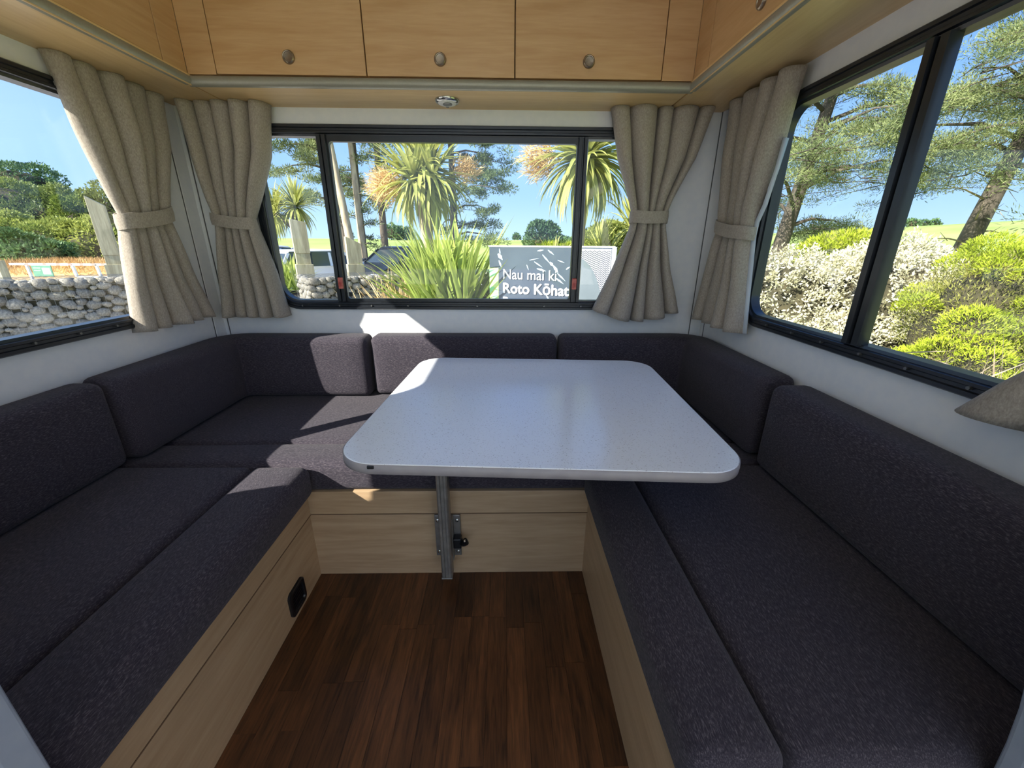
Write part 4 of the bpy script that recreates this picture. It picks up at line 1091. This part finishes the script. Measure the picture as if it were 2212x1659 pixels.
# right side pines, nearer
pine((8.6, 13.2, GZ), 11, (1.5, 0.3), 'broad pine behind the silver shrub in the right window', 31, M['needles'], first=0.18, spread=3.4, n=120000, r0=0.25, dens=38, group='big pines on the right', ln=0.11, wd=0.016, clr=0.56, tuft=4, qs=(0.35, 0.5, 0.65, 0.8, 0.9, 1.0))
P32 = pine((12.6, 11.6, GZ), 11, (1.8, -0.3), 'leaning pine with bare dead lower branches in the right window', 32, M['needles'], first=0.36, spread=3.6, n=120000, r0=0.27, dens=30, group='big pines on the right', ln=0.11, wd=0.016, clr=0.56, tuft=4, qs=(0.35, 0.5, 0.65, 0.8, 0.9, 1.0))
pine((11.6, 8.6, GZ), 11, (0.8, 0.0), 'dense near pine at the right edge of the right window', 33, M['needles'], first=0.20, spread=3.9, n=190000, r0=0.34, dens=44, group='big pines on the right', ln=0.10, wd=0.015, clr=0.62, tuft=4, qs=(0.35, 0.5, 0.65, 0.8, 0.9, 1.0))
# dead lower branches
db = MB(); rd = random.Random(4)
for k in range(12):
    z = 1.0+k*0.28; a = rd.uniform(2.2, 4.6) if k % 2 else rd.uniform(-0.8, 0.8)
    p = Vector((12.6+0.25, 11.5, GZ+z)); d = Vector((math.cos(a), 0.3*math.sin(a), rd.uniform(-0.1, 0.25)))
    L_ = rd.uniform(0.8, 1.9); e = p+d*L_
    db.tube([p, p+d*L_*0.5+Vector((0, 0, 0.06)), e], [0.03, 0.018, 0.006], 5)
    db.tube([p+d*L_*0.5, p+d*L_*0.75+Vector((0, 0, 0.2))], [0.012, 0.004], 4); db.tube([p+d*L_*0.7, e+Vector((0.05, 0, -0.22))], [0.01, 0.004], 4)
DB = obj('dead_branch', db, M['twig'], P32, smooth=180); DB['label'] = 'bare dead side branches'

def broad_tree(loc, blobs, m, n, label, group, seed, ln=0.2, wd=0.09, trunk=True, jit=0.7):
    r = np.random.default_rng(seed)
    t = thing('leafy_tree', loc, label, 'tree', group)
    if trunk:
        b = max(blobs, key=lambda q: q[2]); obj('trunk', tree_trunk([Vector((0, 0, 0)), Vector((0.1, 0, b[2]*0.5)), Vector((b[0]*0.6, b[1], b[2]))], [0.22, 0.16, 0.08]), M['bark'], t, local=True, smooth=180)
    rd = random.Random(seed); sub = []
    for b in blobs:                                   # lumpy crown: secondary clumps on every main clump
        for _ in range(16):
            d = Vector((rd.gauss(0, 1), rd.gauss(0, 1), rd.gauss(0.2, 0.9))).normalized()
            k = rd.uniform(0.28, 0.45)
            sub.append((b[0]+d.x*b[3]*0.85, b[1]+d.y*b[4]*0.85, b[2]+d.z*b[5]*0.85, b[3]*k, b[4]*k, b[5]*k))
    P, d = blob_points(list(blobs)+sub, n*2, r, 0.4)
    V, F = leaves(P, d+np.array([0, 0, 0.3]), ln, wd, jit, r)
    quads('foliage', V, F, m, t)
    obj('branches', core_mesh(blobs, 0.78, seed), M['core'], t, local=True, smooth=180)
    return t
TG = 'trees beyond the gate'
def pl(px, Y): d = ray(px, 540); return (d[0]/d[1]*Y, Y, GZ)
broad_tree(pl(60, 30), [(0, 0, 3.6, 3.6, 2.4, 1.9), (-2.5, 0.4, 2.6, 2.6, 2, 2.0), (2.6, 0.2, 2.3, 2.0, 2, 1.8)], M['bush'], 20000, 'rounded green tree mass at the left edge of the left window', TG, 41)
broad_tree(pl(92, 34), [(0, 0, 5.6, 2.7, 2, 1.6), (1.0, 0, 4.1, 2.7, 2, 1.7), (-1, 0, 3.4, 2.4, 2, 2.0)], M['bush_dark'], 18000, 'tallest blue-green tree standing above the others beyond the gate', TG, 42)
broad_tree(pl(165, 30), [(0, 0, 2.9, 1.9, 2, 2.2), (1.2, 0, 2.2, 1.7, 2, 1.7), (-1.1, 0, 1.5, 1.6, 1.4, 1.5)], M['bush'], 16000, 'green tree left of the slant-topped post', TG, 43)
broad_tree(pl(205, 28), [(0, 0, 2.0, 1.4, 1.4, 2.4), (0.9, 0, 1.4, 1.2, 1.2, 1.6)], M['bush_yellow'], 12000, 'bright yellow-green tree directly behind the slant-topped post', TG, 44)
broad_tree(pl(268, 30), [(0, 0, 2.6, 2.2, 2, 2.4), (2.4, 0, 2.6, 2.6, 2, 2.4), (-1.2, 0, 1.4, 1.3, 1.2, 1.3)], M['bush'], 16000, 'olive tree between the slant-topped post and the curtain', TG, 45)
broad_tree(pl(125, 25), [(0, 0, 1.5, 2.6, 1.4, 1.25), (2.3, 0, 1.5, 1.8, 1.4, 1.3), (-2, 0, 1.7, 1.5, 1.4, 1.3)], M['bush_yellow'], 18000, 'low lighter green bushes in front of the tall trees', TG, 46, trunk=False)
broad_tree(pl(8, 23), [(0, 0, 1.2, 2.4, 1.4, 1.1), (1.9, 0, 0.9, 1.5, 1.2, 0.9)], M['bush_dark'], 14000, 'dark shaded scrub at the left edge beside the gate', TG, 47, trunk=False)
# distant row of trees
for i, (px, Y, s) in enumerate(((845, 95, 2.2), (862, 97, 2.0), (880, 100, 1.8), (745, 92, 1.6), (1115, 120, 1.2), (1960, 110, 2.2), (1985, 112, 2.0), (2008, 112, 1.9))):
    d = ray(px, 515); x = d[0]/d[1]*Y; z = float(terrain_h(np.array([x]), np.array([float(Y)]))[0])
    broad_tree((x, Y, z), [(0, 0, s*0.6, s*0.7, s*0.7, s*0.75), (s*0.5, 0, s*0.45, s*0.5, s*0.5, s*0.5)], M['bush_dark'], 700, ('small far tree on the ridge, %s' % ('first left of the big cabbage tree', 'middle of the three left of the cabbage tree', 'third, nearest the cabbage tree trunk', 'alone behind the thin pine', 'tiny one left of the round dark tree', 'left of three in the right window', 'middle of three in the right window', 'right of three in the right window')[i]), 'small far trees on the ridge', 60+i, 0.5, 0.3, trunk=False)
broad_tree((px_base(1172, 17)[0], 17, GZ), [(0, 0, 1.45, 0.75, 0.8, 1.0), (0.65, 0, 1.2, 0.6, 0.7, 0.85), (-0.35, 0, 1.0, 0.55, 0.6, 0.8)], M['bush_dark'], 16000, 'rounded dark blue-green tree above the sign', None, 71, 0.10, 0.06)

# ------------------------------------------------------------------ strap-leaved plants
def blade_mesh(name, droop, wd, m, n=6, fold=0.25):
    vs = []; 
    pos = Vector((0, 0, 0)); ang = 0.0
    for i in range(n+1):
        s = i/n; w = wd*(0.55+1.6*s if s < 0.28 else 1.0*(1-((s-0.28)/0.72)**2.2))
        w = max(w, 0.0015)
        vs += [(-w/2, pos.y, pos.z + w*fold), (0, pos.y, pos.z), (w/2, pos.y, pos.z + w*fold)]
        ang = -droop*(s**1.3)
        pos = pos + Vector((0, math.cos(ang)/n, math.sin(ang)/n))
    fs = [(3*i+k, 3*i+k+1, 3*i+k+4, 3*i+k+3) for i in range(n) for k in (0, 1)]
    return mk_mesh(name, vs, fs, m, 180)
def blades(parent, heads, meshes, m, cnt, length, seed, el=(-80, 85), name='leaf', bias=1.0):
    """heads: local points; every leaf an object under the plant"""
    r = random.Random(seed)
    for k in range(cnt):
        h = Vector(heads[k % len(heads)])
        e = math.radians(el[0] + (el[1]-el[0])*(r.random()**bias)); a = r.uniform(0, 2*PI)
        # leaves above the horizontal are stiff, lower ones hang
        kind = 0 if e > 0.6 else (1 if e > 0.0 else 2)
        if r.random() < 0.25: kind = min(2, kind+1)
        d = Vector((math.cos(a)*math.cos(e), math.sin(a)*math.cos(e), math.sin(e)))
        z = Vector((0, 0, 1)); x = d.cross(z)
        if x.length < 1e-3: x = Vector((1, 0, 0))
        x.normalize(); zz = x.cross(d)
        L_ = length*r.uniform(0.75, 1.1)
        o = bpy.data.objects.new(name, meshes[kind]); COL.objects.link(o); o.parent = parent
        o.matrix_local = Matrix.Translation(h + d*0.03) @ Matrix((x, d, zz)).transposed().to_4x4() @ Matrix.Diagonal((L_*1.0, L_, L_, 1))
CB = [blade_mesh('leaf', dr, 0.078, M['cordyline']) for dr in (0.2, 0.6, 1.05)]
FB = [blade_mesh('leaf', dr, 0.060, M['flax']) for dr in (0.25, 0.7, 1.5)]
def panicle(parent, c, d, n, R_, seed):
    r = np.random.default_rng(seed)
    n1 = n
    P = np.array(c) + unit(r.normal(size=(n1, 3)))*np.array([R_, R_*0.7, R_*0.85])*r.random((n1, 1))**0.5
    V, F = leaves(P, np.tile(np.array(d), (n1, 1)), 0.16, 0.014, 0.7, r)
    o = quads('flower_stalks', V, F, M['dry_orange'], parent); o['kind'] = 'stuff'; return o
CG = 'cabbage trees'
# big one, centre of the rear window
t = thing('cabbage_tree', (-1.40, 8.0, GZ), 'big cabbage tree with drooping yellow-green crown in the middle of the rear window', 'tree', CG)
obj('trunk', tree_trunk([Vector((0, 0, 0)), Vector((-0.03, 0, 1.2)), Vector((-0.05, 0, 2.1)), Vector((-0.10, 0, 2.8))], [0.15, 0.13, 0.12, 0.09]), M['pale_bark'], t, local=True, smooth=180)
heads = [(-0.22, 0, 2.78), (0.12, -0.05, 2.84), (-0.05, 0.1, 3.02)]
blades(t, heads, CB, None, 298, 1.0, 5, el=(-75, 88), bias=0.85)
panicle(t, (-0.72, 0.1, 2.72), (-0.8, 0, 0.2), 1500, 0.36, 1); panicle(t, (0.68, 0.1, 2.98), (0.6, 0, 0.4), 600, 0.25, 2)
# second, cut by the right window bar
t = thing('cabbage_tree', (1.22, 7.0, GZ), 'cabbage tree with a bare grey trunk at the right end of the rear window', 'tree', CG)
obj('trunk', tree_trunk([Vector((0, 0, 0)), Vector((0.0, 0, 1.2)), Vector((0.02, 0, 2.2)), Vector((0.03, 0, 2.95))], [0.13, 0.115, 0.10, 0.08]), M['pale_bark'], t, local=True, smooth=180)
blades(t, [(0.02, 0, 2.98), (0.12, 0.05, 3.02)], CB, None, 295, 1.02, 6, el=(-62, 85), bias=0.8)
panicle(t, (-0.62, 0.1, 2.98), (-0.9, 0, -0.1), 900, 0.32, 3)
# third, at the left end
t = thing('cabbage_tree', (-5.55, 11.6, GZ), 'small bright cabbage tree with twin heads at the left end of the rear window', 'tree', CG)
obj('trunk', tree_trunk([Vector((0, 0, 0)), Vector((0.0, 0, 1.2)), Vector((-0.05, 0, 2.2))], [0.16, 0.14, 0.10]), M['bark'], t, local=True, smooth=180)
obj('branch', tree_trunk([Vector((-0.05, 0, 2.1)), Vector((-0.5, 0, 2.45))], [0.09, 0.07]).tube([Vector((-0.05, 0, 2.1)), Vector((0.05, 0, 2.62))], [0.09, 0.07], 8), M['bark'], t, local=True, smooth=180)
blades(t, [(-0.52, 0, 2.45), (0.05, 0, 2.62)], CB, None, 290, 0.78, 7, el=(-60, 88), bias=0.7)
t = thing('flax_bush', px_base(628, 11.2), 'dark green flax clump below the small twin-headed cabbage tree', 'plant', 'flax and strap-leaved clumps')
blades(t, [(0, 0, 0.5), (-0.3, 0.1, 0.4)], FB, None, 90, 0.95, 17, el=(0, 88), bias=0.7)
# flax in front of the big cabbage tree
t = thing('flax_bush', (-0.95, 6.4, GZ), 'large sunlit flax bush between the gabion and the welcome sign', 'plant', 'flax and strap-leaved clumps')
rd = random.Random(12)
hs = [(rd.uniform(-0.22, 0.42), rd.uniform(-0.25, 0.4), rd.uniform(0.1, 0.6)) for _ in range(14)]
blades(t, hs, FB, None, 295, 1.62, 8, el=(38, 88), bias=0.6)
# dry straw skirt left of the flax
def straw(loc, n, L_, label, seed, up_=0.8, rad=0.4, m=None, group=None):
    r = np.random.default_rng(seed); t = thing('dry_tussock', loc, label, 'grass', group)
    P = np.stack([r.normal(size=n)*rad, r.normal(size=n)*rad*0.6, np.abs(r.normal(size=n))*rad*0.8], 1)
    V, F = leaves(P, np.tile(np.array([0, 0, up_]), (n, 1)) + P*1.2, L_, 0.012, 0.35, r)
    o = quads('blades', V, F, m or M['dry_orange'], t); o['kind'] = 'stuff'; return t
straw((-1.62, 6.7, GZ+0.45), 600, 0.36, 'dry straw-coloured tussock between the gabion and the flax', 5, rad=0.28, group='dry tussocks')
for lx, ly, sc_, lb, sd_ in ((1.02, 8.6, 0.75, 'small pale strap-leaved plant just above the sign, left of the bare trunk', 1), (1.92, 8.4, 0.9, 'strap-leaved plant above the sign, right of the bare trunk', 2), (2.65, 8.8, 1.25, 'tall strap-leaved plant against the right curtain of the rear window', 3)):
    t = thing('flax_bush', (lx, ly, GZ), lb, 'plant', 'flax and strap-leaved clumps')
    obj('stem', tree_trunk([Vector((0, 0, 0)), Vector((0, 0, 1.45))], [0.08, 0.06]), M['bark'], t, local=True)
    blades(t, [(0, 0, 1.45*sc_+0.25), (0.12, 0, 1.2*sc_+0.25)], CB, None, 70, 0.8*sc_, 20+sd_, el=(-30, 85), bias=0.7)
shrub((2.4, 9.6, GZ), [(0, 0, 1.2, 0.9, 0.7, 1.0), (0.8, 0, 1.0, 0.8, 0.6, 1.0)], M['bush_yellow'], 14000, 0.10, 0.04, 'yellow-green shrub behind the strap-leaved plants above the sign', seed=81)
shrub((1.0, 9.0, GZ), [(0, 0, 1.25, 0.55, 0.4, 0.5), (0.5, 0.1, 1.25, 0.5, 0.4, 0.5)], M['lime'], 9000, 0.09, 0.018, 'low bright lime shrub showing just above the sign edge', seed=82)
shrub((-0.05, 6.7, GZ), [(0, 0, 0.6, 0.42, 0.3, 0.75), (-0.25, 0, 0.35, 0.35, 0.3, 0.5)], M['lime'], 12000, 0.08, 0.016, 'feathery lime shrub between the flax and the sign', seed=83, m2=M['lime_inner'])

# ------------------------------------------------------------------ shrubs in the right window
shrub((4.05, 5.75, GZ), [(0, 0, 0.75, 1.15, 0.9, 0.95), (0.9, -0.5, 0.85, 0.95, 0.9, 0.95), (-0.9, 0.3, 0.6, 0.9, 0.8, 0.9), (1.7, -1.2, 0.7, 0.8, 0.9, 0.9), (0.4, -0.8, 0.3, 1.0, 0.8, 0.7), (1.5, 0.1, 0.95, 0.9, 0.8, 0.95)],
      M['silver'], 75000, 0.045, 0.022, 'broad silvery cream-leaved shrub behind the left pane of the right window', seed=91, jit=0.8, upb=0.25, clump=26, r0=0.035)
shrub((5.2, 6.6, GZ), [(0.3, 0, 1.35, 0.9, 0.7, 0.6), (1.1, 0.2, 1.2, 0.7, 0.7, 0.6)], M['lime'], 16000, 0.09, 0.016, 'lime green shrub peeping over the silvery shrub', seed=92, m2=M['lime_inner'])
LB = [(0, 0, 0.85, 0.62, 0.6, 0.85), (0.55, 0.1, 1.05, 0.6, 0.6, 0.65), (1.2, -0.1, 0.9, 0.75, 0.7, 0.8), (-0.15, -0.3, 0.55, 0.6, 0.5, 0.5), (0.75, -0.6, 0.5, 0.8, 0.6, 0.55), (1.7, -0.5, 0.7, 0.7, 0.7, 0.7)]
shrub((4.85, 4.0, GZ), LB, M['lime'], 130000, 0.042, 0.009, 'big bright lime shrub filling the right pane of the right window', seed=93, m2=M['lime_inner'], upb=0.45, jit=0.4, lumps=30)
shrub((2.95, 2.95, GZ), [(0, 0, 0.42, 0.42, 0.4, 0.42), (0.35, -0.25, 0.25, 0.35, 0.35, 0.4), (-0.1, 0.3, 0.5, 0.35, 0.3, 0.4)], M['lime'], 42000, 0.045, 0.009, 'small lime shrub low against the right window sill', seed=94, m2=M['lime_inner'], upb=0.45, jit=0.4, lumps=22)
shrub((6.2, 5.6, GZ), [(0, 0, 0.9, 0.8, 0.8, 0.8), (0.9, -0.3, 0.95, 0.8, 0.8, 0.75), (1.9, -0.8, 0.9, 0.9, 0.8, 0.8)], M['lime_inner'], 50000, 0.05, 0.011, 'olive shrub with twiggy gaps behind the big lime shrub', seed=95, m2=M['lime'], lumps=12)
# dry brush heap
r = np.random.default_rng(5)
t = thing('dry_brush', (3.55, 2.55, GZ), 'heap of dry brown branches below the big lime shrub', 'branches')
n = 1500; P = np.stack([r.normal(size=n)*0.42, r.normal(size=n)*0.3, 0.1+np.abs(r.normal(size=n))*0.28], 1)
V, F = leaves(P, np.tile(np.array([0.8, -0.25, 0.15]), (n, 1)), 0.55, 0.009, 0.45, r); o = quads('twigs', V, F, M['twig'], t); o['kind'] = 'stuff'
n = 900; P = np.stack([r.normal(size=n)*0.45, r.normal(size=n)*0.3-0.1, 0.05+np.abs(r.normal(size=n))*0.1], 1)
V, F = leaves(P, np.tile(np.array([0.3, 0, 0.9]), (n, 1)), 0.30, 0.012, 0.5, r); o = quads('grass_blades', V, F, M['flax'], t); o['kind'] = 'stuff'
straw((3.25, 7.0, GZ+0.9), 900, 0.4, 'orange dry seed heads left of the silvery shrub', 9, rad=0.25, group='dry tussocks')

# ------------------------------------------------------------------ bank and gate beyond the gabion on the left
bk = MB(); vs, fs = ico(4, 3, 0.05, 7.5, 2.2, 0.72); bk.add([(x, y, z) for x, y, z in vs], fs)
t = thing('dry_bank', pl(165, 21.5), 'dry orange-brown grassy bank behind the white gate', 'bank')
obj('mound', bk, M['dry_grass'], t, local=True, smooth=180)
r = np.random.default_rng(8); n = 9000; a = r.uniform(0, 2*PI, n); q = np.sqrt(r.random(n))
P = np.stack([7.3*q*np.cos(a), 2.1*q*np.sin(a), 0.69*np.sqrt(1-q*q*0.98)], 1)
V, F = leaves(P, np.tile(np.array([0.1, 0, 1.0]), (n, 1)), 0.28, 0.03, 0.4, r); o = quads('grass_blades', V, F, M['dry_grass'], t); o['kind'] = 'stuff'
Yg = 15.0
g0, g1 = at(22, 571, Yg), at(232, 571, Yg); ztop = (g0.z+g1.z)/2; zb = ztop-0.42
t = thing('boom_gate', ((g0.x+g1.x)/2, Yg, GZ), 'long white barrier gate with red bands and a green notice', 'gate')
obj('top_rail', MB().bar((g0.x, Yg, ztop), (g1.x+3.5, Yg, ztop), 0.07), M['white_paint'], t)
for q in (0.18, 0.36, 0.5, 0.62, 0.74, 0.86, 0.96):
    x = g0.x+(g1.x-g0.x)*q; obj('red_band', MB().box(x-0.06, x+0.06, Yg-0.037, Yg+0.037, ztop-0.037, ztop+0.037), M['gate_red'], t)
xa = at(165, 590, Yg).x
obj('bottom_rail', MB().bar((xa, Yg, zb), (g1.x+3.5, Yg, zb-0.06), 0.06), M['white_paint'], t)
for px in (62, 160, 212): x = at(px, 585, Yg).x; obj('strut', MB().bar((x, Yg, ztop), (x+0.04, Yg, zb if px > 100 else zb-0.25), 0.07), M['white_paint'], t)
x = at(12, 590, Yg).x; obj('gate_post', MB().box(x-0.28, x-0.02, Yg-0.12, Yg+0.14, GZ, ztop+0.12), M['post'], t)
x0, x1 = at(75, 585, Yg).x, at(117, 585, Yg).x
bd = obj('notice_board', MB().box(x0, x1, Yg-0.07, Yg-0.045, zb+0.0, ztop-0.03), M['sign_green'], t, bevel=0.006)
obj('notice_print', MB().box(x0+0.06, x0+(x1-x0)*0.45, Yg-0.074, Yg-0.07, ztop-0.14, ztop-0.11).box(x0+0.06, x0+(x1-x0)*0.42, Yg-0.074, Yg-0.07, ztop-0.22, ztop-0.20).box(x0+(x1-x0)*0.52, x1-0.05, Yg-0.074, Yg-0.07, zb+0.08, ztop-0.12), M['sign_pale'], bd)

# ------------------------------------------------------------------ welcome sign
s0, s1 = at(1057, 540, 5.93), at(1323, 540, 5.31)
S0 = Vector((s0.x, s0.y, 0)); SD = Vector((s1.x-s0.x, s1.y-s0.y, 0)); SW = SD.length; SD.normalize()
SN = Vector((SD.y, -SD.x, 0))                                # towards the camera
def on_sign(px, py):
    d = Vector(ray(px, py)); k = (S0.dot(SN))/d.dot(SN); p = d*k
    return ((p-S0).dot(SD), p.z)
stz = on_sign(1180, 534)[1]
t = thing('welcome_sign', tuple(S0+SD*(SW/2)+Vector((0, 0, GZ))), 'slate blue park sign with white lettering outside the rear window', 'sign', None, (0, 0, math.atan2(SD.y, SD.x)))
# local frame: x along the sign (centre 0), y = -towards camera, z from the ground
U = lambda u: u-SW/2
Zs = lambda z: z-GZ
hgt = Zs(stz)
obj('panel', MB().box(U(0), U(SW), 0, 0.05, 0.12, hgt), M['sign_blue'], t, local=True)
obj('frame', MB().box(U(SW), U(SW)+0.05, -0.012, 0.065, 0, hgt+0.01).box(U(0)-0.012, U(SW)+0.03, -0.006, 0.056, hgt, hgt+0.018), M['white_paint'], t, local=True)
def face(nm, polys, m, y0=-0.003, y1=0.001):
    mb = MB()
    for p in polys: mb.prism(p, y0, y1, lambda a, b, c: (U(a), c, Zs(b)))
    return obj(nm, mb, m, t, local=True)
ug = on_sign(1077, 580)[0]; zg = on_sign(1060, 578)[1]
face('lime_strip', [[(0, GZ+0.12), (ug, GZ+0.12), (ug, zg), (0, zg)]], M['lime_print'])
lv = []
for k in range(6):
    zc = zg-0.02-k*0.235
    lv.append([(0.0, zc)]+[(ug*math.sin(a)*1.0, zc-0.10*(1-math.cos(a))) for a in (0.5, 0.9, 1.2, 1.5)]+[(0.0, zc-0.10)])
    lv.append([(0.015+ug*0.2, zc-0.13), (ug*0.95, zc-0.11), (ug*0.8, zc-0.16), (ug*0.35, zc-0.185)])
face('leaf_print', lv, M['mint_print'], -0.005, -0.0028)
# right-hand part: pale chevron ground with a big grey quarter circle
uq = on_sign(1243, 560)[0]
face('chevron_ground', [[(uq, GZ+0.12), (SW-0.01, GZ+0.12), (SW-0.01, stz-0.015), (uq, stz-0.015)]], M['chevron_pale'])
cz = on_sign(1250, 640)[1]-0.42
rad = SW-0.06-uq
arc = [(uq, GZ+0.13)]+[(uq+(SW-0.05-uq)*math.sin(a), cz+(stz-0.12-cz)*math.cos(a)) for a in [PI/2*i/24 for i in range(25)]]+[(SW-0.05, GZ+0.13)]
face('grey_quarter', [arc], M['sign_grey'], -0.006, -0.0028)
chv = []
cs = 0.030
for i in range(int((SW-uq)/cs)+1):
    for j in range(60):
        u = uq+i*cs; z = stz-0.03-j*cs*0.85
        if u+cs > SW-0.012 or z < cz-0.1: continue
        sgn = 1 if i % 2 else -1
        a = [(u, z), (u+cs, z+sgn*cs*0.6), (u+cs, z+sgn*cs*0.6-0.012), (u, z-0.012)]
        if max(p[1] for p in a) < stz-0.016: chv.append(a)
o = face('chevron_print', chv, M['chevron_dark'], -0.0045, -0.0028); o['kind'] = 'stuff'
def text(body, u, z, size, bold, m, fit=None):
    cu = bpy.data.curves.new('lettering', 'FONT'); cu.body = body; cu.size = size; cu.extrude = 0.003
    cu.resolution_u = 4
    to = bpy.data.objects.new('lettering', cu); COL.objects.link(to)
    bpy.context.view_layer.update()
    w = to.dimensions.x
    dg = bpy.context.evaluated_depsgraph_get(); me = bpy.data.meshes.new_from_object(to.evaluated_get(dg)); bpy.data.objects.remove(to)
    me.materials.clear(); me.materials.append(m)
    if bold:
        bm = bmesh.new()
        for dx, dy in ((-bold, 0), (bold, 0), (0, bold), (0, -bold), (0, 0)):
            n0 = len(bm.verts); bm.from_mesh(me); bm.verts.ensure_lookup_table()
            for vv in bm.verts[n0:]: vv.co.x += dx; vv.co.y += dy; vv.co.z += 0.0004*n0/max(1, len(me.vertices))
        bm.to_mesh(me); bm.free()
    o = bpy.data.objects.new('lettering', me); COL.objects.link(o); o.parent = t
    sx = (fit/w) if fit else 1
    o.rotation_euler = (PI/2, 0, 0); o.scale = (sx, 1, 1); o.location = (U(u), -0.010, Zs(z)); ABS[o.name] = Vector((0, 0, 0))
    return o
u1_, zb1 = on_sign(1086, 602); u2_, zt1 = on_sign(1201, 581)
cap = on_sign(1090, 580)[1]-zb1
text('Nau mai ki', u1_, zb1, cap/0.72, 0.0, M['sign_white'], fit=u2_-u1_)
u3, zb2 = on_sign(1086, 632); u4 = on_sign(1231, 632)[0]
cap2 = on_sign(1090, 610)[1]-zb2
text('Roto K\u014dhatu', u3, zb2, cap2/0.72, 0.0045, M['sign_white'], fit=(u4-u3)*1.06)
u5, zt3 = on_sign(1086, 640)
text('Reserve', u5, zt3-cap2, cap2/0.72, 0.0045, M['sign_white'], fit=(on_sign(1172, 640)[0]-u5)*1.0)
# pale slivers printed on the slate blue
sl = []; rd = random.Random(33)
for (xa, ya, xb, yb, w) in ((1161, 542, 1175, 540, 3), (1184, 540, 1197, 551, 3), (1172, 550, 1189, 570, 3), (1188, 566, 1196, 576, 6), (1196, 574, 1206, 590, 6), (1154, 565, 1172, 578, 2.5), (1160, 580, 1180, 586, 4), (1204, 590, 1222, 608, 3), (1200, 600, 1218, 614, 3.5), (1079, 537, 1081, 552, 3), (1076, 548, 1086, 562, 8), (1078, 562, 1084, 580, 4), (1205, 562, 1220, 568, 2), (1144, 562, 1165, 558, 1.6), (1223, 582, 1232, 576, 3), (1180, 637, 1186, 648, 3), (1138, 572, 1142, 584, 2)):
    a = Vector(on_sign(xa, ya)); b = Vector(on_sign(xb, yb)); d = (b-a).normalized(); nn = Vector((-d.y, d.x))*w*0.0034
    sl.append([tuple(a-nn*0.4), tuple(a.lerp(b, 0.4)-nn), tuple(b), tuple(a.lerp(b, 0.5)+nn), tuple(a+nn*0.3)])
face('pale_slivers', sl, M['sign_ice'], -0.0045, -0.0028)


# ================================================================== lift to floor level and scale to metres
for o in list(scn.objects):
    if o.parent is None and o.type not in ('CAMERA',) and o.name != 'sun':
        o.location = (o.location + Vector((0, 0, EYE))) * UNIT
        o.scale = o.scale * UNIT
